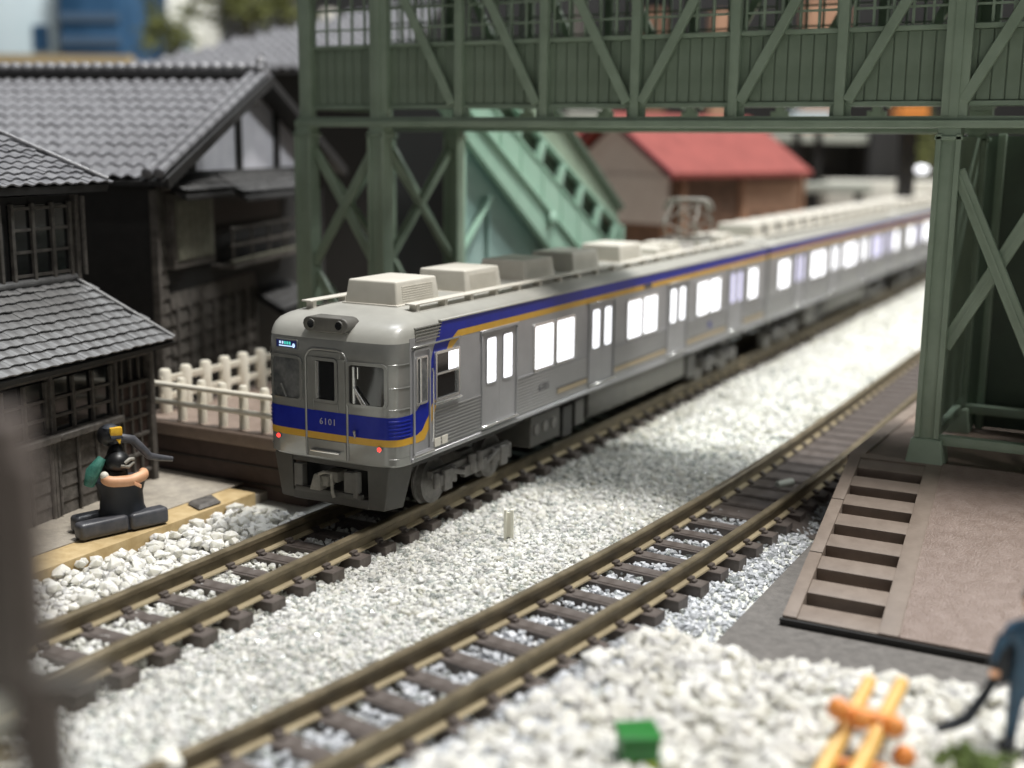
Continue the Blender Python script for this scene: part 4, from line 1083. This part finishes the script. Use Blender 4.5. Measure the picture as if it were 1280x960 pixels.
# verge tiles, two rows of round caps down the gable edge
for xx in (.08, .27):
    me = MB().tube([(0, 0, 0), (0, .36, 0), (0, .38, 0)], [.075, .085, .06], 10).mesh('verge_tile', M['tileb'], smooth=50)
    n = int(s3/.36)
    for k in range(n):
        p = Vector((xx, YR, ZR+.07))+dn.normalized()*(k*.36)
        o = link('verge_tile', me, hB, loc=p); o.rotation_euler = (math.atan2(dn.z, -dn.y), 0, R(180))
    dn2 = Vector((0, 8.9-YR, ZE-ZR))
    for k in range(n):
        p = Vector((xx, YR, ZR+.07))+dn2.normalized()*(k*.36)
        o = link('verge_tile', me, hB, loc=p); o.rotation_euler = (math.atan2(dn2.z, dn2.y), 0, 0)
for s, d_ in ((1, dn), (-1, Vector((0, 8.9-YR, ZE-ZR)))):
    g = MB(); g.beam(Vector((.40, YR, ZR-.06)), Vector((.40, YR, ZR-.06))+d_, .16, .05, side=(0, 0, 1)); g.build('barge_board', TD, hB)
# ridge: dark stack with pale caps
bb('ridge_stack', -5.9, .1, YR-.20, YR+.20, ZR-.22, ZR+.07, TD, bev=.01)
me = MB().tube([(0, 0, 0), (.05, 0, 0), (.14, 0, 0), (.20, 0, 0)], [.10, .125, .12, .085], 10).mesh('ridge_cap', M['tileb'], smooth=50)
for k in range(27): link('ridge_cap', me, hB, loc=(-5.9+k*.225, YR, ZR+.14))
g = MB(); g.ell((.22, YR, ZR+.18), (.10, .17, .20), 12, 8); g.tube([(.2, YR, ZR+.28), (.24, YR, ZR+.40)], [.09, .04], 8); g.ell((.25, YR-.14, ZR+.12), (.08, .1, .1)); g.ell((.25, YR+.14, ZR+.12), (.08, .1, .1))
g.build('ridge_ornament', M['tileb'], hB, smooth=50)

# ================================================================== FAR BACKGROUND (blurred)
def at(u, v, d):
    """world point seen at photo pixel (u,v) at depth d along the view; used once, to measure where far things stand"""
    return CAM+FWD*d+RT2*((u-640)/1545.97*d)+UP2*(-(v-480)/1545.97*d)
# house C: big tiled roof behind
pC = at(168, 81, 34)
hC = thing('tiled_roof_house', 'large grey tiled roof of a dark house behind the gabled house', 'house', (pC.x, pC.y, 0), R(19))
B(.6, 7.4, .5, 8, -.6, pC.z-.15).build('wall', TD, hC)
drop = Vector((0, -5.0, -2.1)); s4 = drop.length
tiled_roof(hC, (0, 5.0, pC.z+2.1), (1, 0, 0), drop, 7.6, s4, .30, .40, M['tileb'], keep=lambda a, r: a > 6.0*(1-r/s4), limit=0, th=.05, amp=.10)
MB().add([(0, 0, pC.z-.03), (7.6, 0, pC.z-.03), (7.6, 5, pC.z+2.07), (6, 5, pC.z+2.07), (0, 0, pC.z-.15), (7.6, 0, pC.z-.15), (7.6, 5, pC.z+1.9), (6, 5, pC.z+1.9)], [(0,1,2,3),(7,6,5,4),(0,4,5,1),(1,5,6,2),(2,6,7,3),(3,7,4,0)]).build('roof_deck', TD, hC)
# white + blue tower blocks far left
def block(label, u0, u1, v0, v1, d, depth, m, ang=0, windows=None, wm=None, nm='building', cat='building'):
    a = at(u0, v1, d); b = at(u1, v1, d); wd = (b-a).length; zt = at(u0, v0, d).z
    t = thing(nm, label, cat, (a.x, a.y, -.6), math.atan2(b.y-a.y, b.x-a.x)+ang)
    B(0, wd, 0, depth, 0, zt+.6).build('wall', m, t, bevel=.05)
    if windows:
        for (fx, fz, ww, wh) in windows:
            x = wd*fx; z = (at(u0, v1, d).z+.6)+(zt-at(u0, v1, d).z)*fz
            B(x-ww/2, x+ww/2, -.06, .02, z-wh/2, z+wh/2).build('window', wm, t)
    return t
block('pale blue-white tower block with one small dark window, top left corner', -60, 76, -60, 70, 55, 10, M['palewall'], windows=[(.83, .18, .7, 1.1)], wm=M['blueglass'])
tb = block('blue glass-fronted tower block, between the white block and the white sheds', 77, 150, -60, 66, 54, 8, M['blueglass'])
SPM = mat('blue_spandrel', (.09, .14, .21), .4)
for k in range(5): B(0, 2.6, -.08, .0, 6.0+k*1.0, 6.35+k*1.0).build('spandrel', SPM, tb)
block('white rounded building with a dark shopfront, top left behind the roofs', 152, 205, 25, 75, 62, 6, M['palewall'])
wb = block('long white low building with dark window, top left beyond the trees', 172, 250, -10, 45, 70, 5, M['white'])
B(1.6, 3.4, -.1, 0, 6.2, 7.4).build('window', M['black'], wb)
def bt(a, b, v0, v1, d, m, label, nm, cat):
    p = at(a, v1, d); q = at(b, v1, d); z0 = at(a, v1, d).z; z1 = at(a, v0, d).z
    t = thing(nm, label, cat, (p.x, p.y, 0), math.atan2(q.y-p.y, q.x-p.x)); B(0, (q-p).length, 0, .8, -.6, z1).build('panel', m, t); return t
bt(-40, 160, 67, 80, 46, M['tan'], 'long tan boundary wall below the tower blocks, upper left', 'boundary_wall', 'wall')
# trees: trunk and crown of many little leaf clumps
def tree(label, u, v, d, r, h):
    p = at(u, v, d); t = thing('tree', label, 'tree', (p.x, p.y, -.6))
    ct = p.z+.6
    g = MB(); g.tube([(0, 0, 0), (.1, .05, ct*.5), (0, .1, ct)], [.28, .2, .1], 8)
    for k in range(4):
        an = k*1.6; g.tube([(0, .05, ct*.7), (r*.5*math.cos(an), r*.5*math.sin(an), ct+.2*h)], [.12, .04], 6)
    g.build('trunk', M['timber'], t, smooth=40)
    n = 900; cl = rng.normal(size=(14, 3))*np.array([r*.5, r*.5, h*.38])
    pts = cl[rng.integers(0, 14, n)]+rng.normal(size=(n, 3))*r*.2; pts[:, 2] += ct
    sz = rng.uniform(.07, .17, n)*r*.6
    V = (ICO_V[None]*rng.uniform(.5, 1.4, (n, 12, 1))*sz[:, None, None]*np.array([1, 1, .5])+pts[:, None]).reshape(-1, 3)
    F = (ICO_F[None]+(np.arange(n)*12)[:, None, None]).reshape(-1, 3)
    me = bpy.data.meshes.new('crown'); me.from_pydata(V.tolist(), [], F.tolist()); me.shade_flat(); me.materials.append(M['leaf']); link('crown', me, t)
tree('olive green tree between the blue tower and the white building', 160, 5, 58, 1.2, 1.6)
tree('small olive tree in front of the white sheds, upper left', 215, 40, 50, 1.0, .9)
tree('large olive tree above the big grey tiled roof', 300, 6, 52, 1.7, 1.5)
tree('olive tree at the left edge of the green bridge', 350, -5, 56, 1.3, 1.5)
tree('dim green tree far behind, seen beside the right bridge post', 1145, 195, 60, 1.6, 1.6)
# red roofed house
rh = thing('red_roofed_house', 'small house with faded red gable roof and brown walls behind the train', 'house', (-3.35, 19.3, -.05), R(-17))
B(-3.8, 0, 0, 6.2, -.3, 3.6).build('wall', M['brownwall'], rh)
g = MB(); g.prism([(-3.75, 3.6), (-.02, 3.6), (-1.9, 4.95)], 'y', -.06, 6.1); g.build('gable_wall', M['pinkwall'], rh)
B(-3.7, -.1, -.10, 0, 2.35, 3.6).build('gable_panel', M['pinkwall'], rh)
for s in (-1, 1):
    a = (-1.9, 5.22); b = (-1.9+s*2.25, 3.68); th = .12
    g = MB(); g.prism([a, b, (b[0], b[1]-th), (a[0], a[1]-th)], 'y', -.5, 6.0); rf = g.build('roof', M['redroof'], rh)
    g = MB(); g.prism([(a[0], a[1]+.02), (b[0]+s*.02, b[1]+.02), (b[0]+s*.02, b[1]-th-.05), (a[0], a[1]-th-.05)], 'y', -.56, -.505); g.build('barge_board', mat('dark_red_trim', (.16, .02, .03), .5), rf)
for y in (.3, 3.0, 5.9): B(0, .1, y, y+.15, 0, 3.5).build('wall_post', M['tanwall'], rh)
B(0.0, .05, 2.9, 6.1, .2, 3.4).build('side_panel', M['tanwall'], rh)
for y in (3.4, 4.2, 5.0): B(.05, .08, y, y+.6, 1.6, 2.6).build('window', M['brownwall'], rh)
MB().prism([(1.6, 3.9), (3.4, 5.1), (5.2, 3.9)], 'x', -6.2, -1.95).build('rear_roof', M['redroof'], rh); B(-6.0, -3.7, 2.0, 4.8, -.3, 3.95).build('rear_wing', M['pinkwall'], rh)
for x in (-3.75, -2.1, -.15): B(x-.1, x+.1, -.14, -.02, 0, 2.35).build('wall_post', M['tanwall'], rh)
# dark sheds and pale slabs beyond
block('dark shed with dark-red front, behind the red roof and the train', 1000, 1125, 178, 250, 48, 8, M['black'])
t = bt(960, 1110, 165, 176, 47, M['paleslab'], '', 'x', 'x'); bpy.data.objects.remove([c for c in t.children][0]); bpy.data.objects.remove(t)
def slab(u0, u1, v0, v1, d, m, label, nm, cat, dep=2.):
    p = at(u0, v1, d); q = at(u1, v1, d); h = (at(u0, v0, d)-p).length
    t = thing(nm, label, cat, (p.x, p.y, p.z), math.atan2(q.y-p.y, q.x-p.x)); B(0, (q-p).length, 0, dep, 0, h).build('slab', m, t, bevel=.03)
    for x in (.3, (q-p).length-.3): B(x-.12, x+.12, dep*.4, dep*.6, -p.z-.6, .02).build('support', TD, t)
    return t
slab(960, 1095, 166, 178, 46, M['paleslab'], 'pale flat canopy roof over the dark shed, behind the train', 'canopy', 'canopy', 3)
slab(985, 1090, 229, 241, 41, M['paleslab'], 'pale grey-green low wall cap just right of the red-roofed house', 'canopy', 'wall', 1.)
slab(1035, 1200, 226, 262, 44, M['white'], 'blurred white structure above the far train cars', 'canopy', 'canopy', 1.5)
block('charcoal building with mottled wall left of the tan pole', 1085, 1122, 150, 230, 46, 6, M['timberd'])
tp = at(1134, 230, 45); t = thing('pole', 'tan pole far behind, left of the right bridge post', 'pole', (tp.x, tp.y, -.6)); B(-.22, .22, -.1, .1, 0, 6.4).build('shaft', M['tan'], t, bevel=.04)
# a lit far lamp beside the right post
lp_ = at(1152, 212, 46); t = thing('lit_lamp', 'glaring white lamp far behind, against the right bridge post', 'lamp', (lp_.x, lp_.y, -.6))
B(-.05, .05, -.05, .05, 0, lp_.z+.5).build('pole', TD, t); MB().ell((0, 0, lp_.z+.6), (.26, .2, .14)).build('lamp_head', M['lit'], t, smooth=60)
# dark rows of houses seen through the bridge windows
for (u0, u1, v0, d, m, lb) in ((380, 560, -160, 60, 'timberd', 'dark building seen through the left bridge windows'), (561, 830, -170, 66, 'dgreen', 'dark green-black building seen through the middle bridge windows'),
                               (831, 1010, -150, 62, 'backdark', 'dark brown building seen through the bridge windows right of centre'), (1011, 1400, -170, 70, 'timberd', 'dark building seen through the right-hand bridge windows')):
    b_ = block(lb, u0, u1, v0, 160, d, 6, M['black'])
for (u, v, wpx, hpx, d, m, lb) in ((820, 22, 26, 22, 50, 'brownwall', 'brown hut seen through the bridge windows at centre'), (903, 24, 22, 20, 50, 'tanwall', 'orange-tan hut seen through the bridge windows'), (1035, 16, 52, 34, 50, 'tanwall', 'largest orange-tan brick hut seen through the bridge windows at right'),
                                   (722, 16, 16, 44, 50, 'timber', 'grey narrow tower seen through the bridge windows'), (410, 28, 16, 32, 50, 'white', 'white narrow sign seen through the leftmost bridge window')):
    p = at(u-wpx/2, v+hpx/2, d); q = at(u+wpx/2, v+hpx/2, d); t = thing('hut', lb, 'building', (p.x, p.y, -.6), math.atan2(q.y-p.y, q.x-p.x))
    B(0, (q-p).length, 0, 1.2, 0, at(u, v-hpx/2, d).z+.6).build('wall', M[m], t)
for (u, w_, d, m, lb) in ((617, 40, 44, 'palewall', 'pale blurred wall glimpsed under the bridge deck, left'), (735, 55, 44, 'paleslab', 'pale blurred wall glimpsed under the bridge deck, centre'), (1015, 48, 44, 'palewall', 'pale bluish wall glimpsed under the bridge deck, right')):
    slab(u-w_/2, u+w_/2, 139, 152, d, M[m], lb, 'canopy', 'wall', 1.)
slab(1125, 1160, 132, 158, 40, M['orange'], 'orange blurred roof glimpsed under the bridge deck by the right post', 'canopy', 'roof', 1.)
bw = thing('dark_hedge', 'dark blurred hedge closing the view behind the houses', 'hedge', (-40, 78, -.6), R(28)); 
g = MB(); n = 60
B(-30, 75, 0, 3, 0, 8.0).build('hedge_mass', M['leaf'], bw)
pts = np.stack([rng.uniform(-30, 75, 1500), rng.uniform(-.6, 1.5, 1500), rng.uniform(.5, 8.8, 1500)], -1)
V = (ICO_V[None]*rng.uniform(.5, 1.3, (1500, 12, 1))*.8+pts[:, None]).reshape(-1, 3); F = (ICO_F[None]+(np.arange(1500)*12)[:, None, None]).reshape(-1, 3)
me = bpy.data.meshes.new('foliage'); me.from_pydata(V.tolist(), [], F.tolist()); me.shade_flat(); me.materials.append(M['leaf']); link('foliage', me, bw)

# ================================================================== FIGURES AND SMALL THINGS
def skinned(name, joints, edges, m, parent=None, sub=2, root=0):
    me = bpy.data.meshes.new(name); me.from_pydata([j[:3] for j in joints], edges, []); me.update()
    o = bpy.data.objects.new(name, me); col.objects.link(o)
    sk = o.modifiers.new('skin', 'SKIN'); sk.use_smooth_shade = True
    if not me.skin_vertices: me.attributes  # layer is made by the modifier
    for i, v in enumerate(me.skin_vertices[0].data):
        r = joints[i][3]; v.radius = (r, r) if not isinstance(r, tuple) else r; v.use_root = (i == root)
    sb_ = o.modifiers.new('sub', 'SUBSURF'); sb_.levels = sub; sb_.render_levels = sub
    rm = o.modifiers.new('remesh', 'REMESH'); rm.mode = 'VOXEL'; rm.voxel_size = .014; rm.use_smooth_shade = True
    sm = o.modifiers.new('smooth', 'SMOOTH'); sm.iterations = 3
    bpy.context.view_layer.update()
    dg = bpy.context.evaluated_depsgraph_get(); me2 = bpy.data.meshes.new_from_object(o.evaluated_get(dg))
    bpy.data.objects.remove(o); me2.materials.clear(); me2.materials.append(m)
    for p in me2.polygons: p.use_smooth = True
    return link(name, me2, parent)
# kneeling figure on the board
kf = thing('person', 'kneeling figurine in black with slate-grey legs and yellow-fronted cap, on the wooden board', 'person', (-2.38, -.90, -.135), R(0))
kx = Vector((.28, .96, 0)).normalized()
def K(a, b, z): return (kx.x*a+kx.y*b, kx.y*a-kx.x*b, z)     # a: along the board away, b: towards the track
j = [(*K(.0, 0, .50), .17), (*K(0, 0, .72), .15), (*K(.02, 0, .90), .10), (*K(.05, -.0, 1.02), .06),
     (*K(-.03, .10, .30), .14), (*K(-.02, -.14, .28), .13), (*K(.10, .16, .12), .12), (*K(.06, -.22, .11), .11)]
bodyk = skinned('body', j, [(0, 1), (1, 2), (2, 3), (0, 4), (0, 5), (4, 6), (5, 7)], M['figblack'], kf)
for b_, a0, a1 in ((.20, -.60, .0), (.22, .01, .50), (-.10, -.50, .35)):
    g = MB(); p0 = Vector(K(a0, b_, .10)); p1 = Vector(K(a1, b_, .10)); g.beam(p0, p1, .20, .19, side=(0, 0, 1)); g.build('leg', M['figgrey'], kf, bevel=.06, seg=4)
# flared grey skirt of the jacket
g = MB(); n = 16; rings = [(.02, .36, .26), (.12, .31, .24), (.24, .26, .21), (.40, .25, .20), (.52, .29, .22), (.57, .31, .23)]
for (z, ra, rb) in rings:
    for k in range(n): t_ = 2*math.pi*k/n; g.v.append(K(ra*math.cos(t_)+.05, rb*math.sin(t_)+.03, z))
for i in range(len(rings)-1):
    for k in range(n): g.f.append((i*n+k, i*n+(k+1)%n, (i+1)*n+(k+1)%n, (i+1)*n+k))
g.f.append(tuple(range((len(rings)-1)*n, len(rings)*n))); g.build('apron', M['figdark'], kf, smooth=60)
# forearms laid across in front
fa = [(*K(-.24, .12, .66), .06), (*K(-.20, .22, .61), .07), (*K(.05, .27, .59), .072), (*K(.24, .24, .62), .068), (*K(.28, .12, .64), .06)]
skinned('forearm', fa, [(0, 1), (1, 2), (2, 3), (3, 4)], M['skin'], kf)
g = MB(); 
for q in range(5): g.tube([K(.04+.018*q, .29, .60-.012*q), K(.07+.018*q, .325, .58-.012*q), K(.06+.018*q, .335, .55-.012*q)], [.011, .011, .008], 6)
g.build('fingers', M['skin'], kf, smooth=60)
g = MB(); g.tube([K(-.34, .02, .56), K(-.30, .06, .72), K(-.18, .06, .86)], [.06, .085, .05], 12); g.build('sleeve', M['figteal'], kf, smooth=60)
g = MB(); g.ell(K(-.22, .17, .68), (.05, .05, .05), 10, 7); g.build('cuff', M['white'], kf, smooth=60)
g = MB(); g.ell(K(-.02, .10, .80), (.15, .15, .13), 16, 10); g.build('drum', M['figblack'], kf, smooth=60)
g = MB(); g.tube([K(.0, .24, .80), K(.06, .245, .84), K(.12, .22, .83)], .022, 8); g.tube([K(-.05, .235, .78), K(.04, .25, .755), K(.12, .22, .79)], .02, 8); g.build('drum_ring', M['coupler'], kf, smooth=60)
g = MB(); g.tube([K(-.08, .05, 1.04), K(.06, .05, 1.06), K(.20, .07, 1.02), K(.30, .10, .90), K(.38, .12, .80), K(.50, .13, .76), K(.66, .15, .72)], [.05, .055, .055, .05, .045, .04, .03], 10)
g.build('curved_horn', M['figgrey'], kf, smooth=60)
# head with face, cap
g = MB(); g.ell(K(-.04, .02, 1.10), (.085, .095, .105), 16, 10); hd_ = g.build('head', M['skin'], kf, smooth=60)
g = MB(); g.ell(K(-.02, .115, 1.10), (.018, .018, .018), 8, 6); g.build('nose', M['skin'], hd_, smooth=60)
g = MB()
for s in (-1, 1): g.ell(K(-.03+s*.035, .10, 1.12), (.012, .012, .009), 8, 6)
g.build('eyes', M['figblack'], hd_, smooth=60)
g = MB(); g.ell(K(-.07, .0, 1.10), (.125, .12, .13), 14, 8); g.build('hair', M['figblack'], hd_, smooth=60)
g = MB(); g.tube([K(-.05, .03, 1.14), K(-.05, .03, 1.20), K(-.05, .03, 1.23)], [.10, .095, .05], 14); g.add([K(-.10, .09, 1.17), K(.02, .09, 1.17), K(.03, .17, 1.10), K(-.11, .17, 1.10), K(-.10, .09, 1.14), K(.02, .09, 1.14), K(.03, .17, 1.08), K(-.11, .17, 1.08)], [(0,1,2,3),(7,6,5,4),(0,4,5,1),(1,5,6,2),(2,6,7,3),(3,7,4,0)])
g.build('cap', M['figdark'], kf, smooth=50)
g = MB(); p0 = Vector(K(-.10, .11, 1.16)); p1 = Vector(K(.04, .13, 1.16)); g.beam(p0, p1, .10, .07, side=(0, 0, 1)); g.add([K(-.06, .15, 1.10), K(.03, .16, 1.12), K(-.01, .18, 1.00), K(-.06, .12, 1.12), K(.03, .12, 1.13), K(-.01, .14, 1.02)], [(0,1,2),(5,4,3),(0,3,4,1),(1,4,5,2),(2,5,3,0)]); g.build('cap_badge', M['yellow'], kf, bevel=.015)

# standing figure at the right edge
PF = Vector((7.62, -2.10, .12))
pf = thing('person', 'blurred standing figurine in blue and charcoal holding a dark stick, right edge', 'person', PF, R(0))
j = [(0, 0, .58, .10), (0, 0, .74, .10), (0, 0, .88, .115), (0, 0, 1.0, .05), (-.06, 0, .50, .075), (-.075, .01, .28, .055), (-.085, .0, .05, .045), (-.10, -.10, .03, .04),
     (.06, 0, .50, .075), (.07, .02, .28, .055), (.08, .02, .05, .045), (.08, -.08, .03, .04),
     (-.14, 0, .88, .05), (-.20, -.03, .72, .045), (-.22, -.08, .60, .035), (.14, 0, .88, .05), (.19, -.02, .70, .045), (.17, -.10, .58, .035)]
skinned('body', j, [(0,1),(1,2),(2,3),(0,4),(4,5),(5,6),(6,7),(0,8),(8,9),(9,10),(10,11),(2,12),(12,13),(13,14),(2,15),(15,16),(16,17)], M['navy'], pf)
g = MB(); g.ell((0, -.01, 1.10), (.075, .085, .10), 16, 10); h_ = g.build('head', M['skin'], pf, smooth=60)
g = MB(); g.ell((0, -.095, 1.09), (.015, .018, .018), 8, 6); g.build('nose', M['skin'], h_, smooth=60)
g = MB(); g.ell((.0, .015, 1.13), (.088, .092, .095), 14, 8); g.build('hair', M['figdark'], h_, smooth=60)
g = MB(); g.tube([(-.16, .03, .80), (-.19, -.02, .62), (-.17, -.02, .48)], [.07, .085, .05], 10); g.build('jacket_tail', M['figdark'], pf, smooth=60)
g = MB()
for q in range(5): g.tube([(-.235+.012*q, -.10, .585), (-.235+.012*q, -.13, .565), (-.235+.012*q, -.115, .545)], [.009, .009, .007], 6)
g.build('fingers', M['skin'], pf, smooth=60)
g = MB(); g.tube([(-.08, -.03, .05), (-.11, -.12, .035)], [.05, .045], 8); g.tube([(.08, -.02, .05), (.08, -.11, .035)], [.05, .045], 8); g.build('boot', M['figdark'], pf, smooth=60)
g = MB(); g.tube([(-.18, -.02, .58), (-.28, -.10, .36), (-.36, -.16, .22), (-.44, -.2, .17), (-.55, -.24, .12)], [.03, .04, .045, .042, .03], 10); tag(g.build('stick', M['figdark'], smooth=60), 'dark curved stick held by the standing figurine at the right edge', 'stick').location = PF
# green barrel-like bin
gp = at(796, 958, 8.6)
gb = thing('green_box', 'small bright green box with a lime patch, blurred, bottom centre', 'box', (gp.x, gp.y, gp.z-.12), R(35))
B(-.13, .13, -.13, .13, 0, .36).build('box_body', M['canopygreen'], gb, bevel=.03, seg=3)
B(-.145, .145, -.145, .145, .36, .40).build('lid', M['canopygreen'], gb, bevel=.015)
B(-.08, .11, -.137, -.131, .05, .22).build('patch', M['limegreen'], gb)
# yellow stand
ys_ = thing('pole_stand', 'amber two-pole stand with orange crosspieces, blurred, bottom right', 'stand', (0, 0, 0))
for (a, b) in (((1022, 975), (1088, 850)), ((1066, 975), (1128, 852))):
    p0 = at(*a, 8.25); p1 = at(*b, 8.9)
    MB().tube([p0, (p0+p1)/2, p1], [.062, .060, .052], 10).build('pole', M['rodyellow'], ys_, smooth=50)
p0 = at(1046, 888, 8.6); p1 = at(1122, 905, 8.6)
MB().tube([p0, (p0+p1)/2+Vector((0, 0, .01)), p1], [.055, .07, .055], 7).build('crosspiece', M['orange'], ys_, smooth=50)
for uv in ((1048, 886), (1075, 898), (1118, 908), (1130, 945), (1040, 955)): MB().ell(at(*uv, 8.5), (.085, .075, .08), 7, 5).build('knob', M['orange'], ys_, smooth=60)
p0 = at(1030, 950, 8.35); p1 = at(1110, 962, 8.35); MB().tube([p0, p1], .03, 8).build('crosspiece', M['orange'], ys_, smooth=50)
# moss tuft
mp = at(1222, 955, 8.2); n = 260; pts = rng.normal(size=(n, 3))*np.array([.10, .08, .02])+np.array([mp.x, mp.y, mp.z])
V = (ICO_V[None]*rng.uniform(.4, 1.3, (n, 12, 1))*.03+pts[:, None]).reshape(-1, 3); F = (ICO_F[None]+(np.arange(n)*12)[:, None, None]).reshape(-1, 3)
me = bpy.data.meshes.new('moss'); me.from_pydata(V.tolist(), [], F.tolist()); me.shade_flat(); me.materials.append(M['moss']); tag(link('moss', me, kind='stuff'), 'tuft of green moss on the white stones, bottom right', 'moss')
# foreground mast, out of focus
mp = at(30, 850, 4.3)
ms = thing('lineside_mast', 'out-of-focus brown mast with crossarm close to the camera, left edge', 'mast', (mp.x, mp.y, -.5), YAW)
zb = mp.z+.5
g = MB(); g.box(-.03, .14, -.06, .06, 0, zb); g.build('lower_shaft', M['mast'], ms, bevel=.02)
g = MB(); g.box(-.20, .05, -.09, .09, zb-.02, zb+.95); g.box(.03, .10, -.05, .05, zb+.1, zb+.80); g.build('equipment_case', M['mast'], ms, bevel=.03)
g = MB(); g.beam((-.3, 0, zb-.02), (.30, 0, zb-.02), .10, .10); g.build('crossarm', M['timber'], ms, bevel=.02)
g = MB(); g.tube([(-.3, 0, zb+.12), (-.06, 0, zb-.3)], .04, 8); g.build('brace', M['timber'], ms, smooth=40)
g = MB(); g.ell((-.10, -.06, zb-.09), (.07, .07, .07)); g.build('insulator', M['white'], ms, smooth=60)
g = MB(); g.ell((-.10, -.06, zb-.27), (.06, .06, .06)); g.build('insulator', M['tan'], ms, smooth=60)

# ================================================================== every separate piece its own object
def split_islands(o):
    me = o.data; n = len(me.vertices); p = list(range(n))
    def f(a):
        while p[a] != a: p[a] = p[p[a]]; a = p[a]
        return a
    for e in me.edges:
        a, b = f(e.vertices[0]), f(e.vertices[1])
        if a != b: p[a] = b
    isl = {}
    for i in range(n): isl.setdefault(f(i), []).append(i)
    if len(isl) < 2: return
    bb = []
    for k, vs in isl.items():
        co = np.array([me.vertices[i].co for i in vs]); bb.append([co.min(0)-.002, co.max(0)+.002, {k}])
    ch = True
    while ch:
        ch = False
        for i in range(len(bb)):
            for j in range(i+1, len(bb)):
                if (bb[i][0] <= bb[j][1]).all() and (bb[j][0] <= bb[i][1]).all():
                    bb[i] = [np.minimum(bb[i][0], bb[j][0]), np.maximum(bb[i][1], bb[j][1]), bb[i][2] | bb[j][2]]; bb.pop(j); ch = True; break
            if ch: break
    if len(bb) < 2: return
    kids = [c for c in bpy.data.objects if c.parent == o]
    for gi, g_ in enumerate(bb):
        m2 = me.copy(); bm = bmesh.new(); bm.from_mesh(m2); bm.verts.ensure_lookup_table()
        bmesh.ops.delete(bm, geom=[bm.verts[i] for i in range(n) if f(i) not in g_[2]], context='VERTS')
        bm.to_mesh(m2); bm.free()
        if gi == 0: o.data = m2
        else:
            c = o.copy(); c.data = m2; col.objects.link(c)
for o in list(bpy.data.objects):
    if o.type == 'MESH' and not o.get('kind') and o.name.split('.')[0] in ('door', 'leg', 'buffer_box', 'post_flange', 'insulator', 'contact_strip', 'boot', 'fingers', 'eyes', 'wiper', 'window_mullion', 'gangway_door', 'bogie', 'arm', 'window_lattice', 'door_frame'):
        if o.name.split('.')[0] == 'bogie' and o.parent.name != 'railway_car': continue
        split_islands(o)
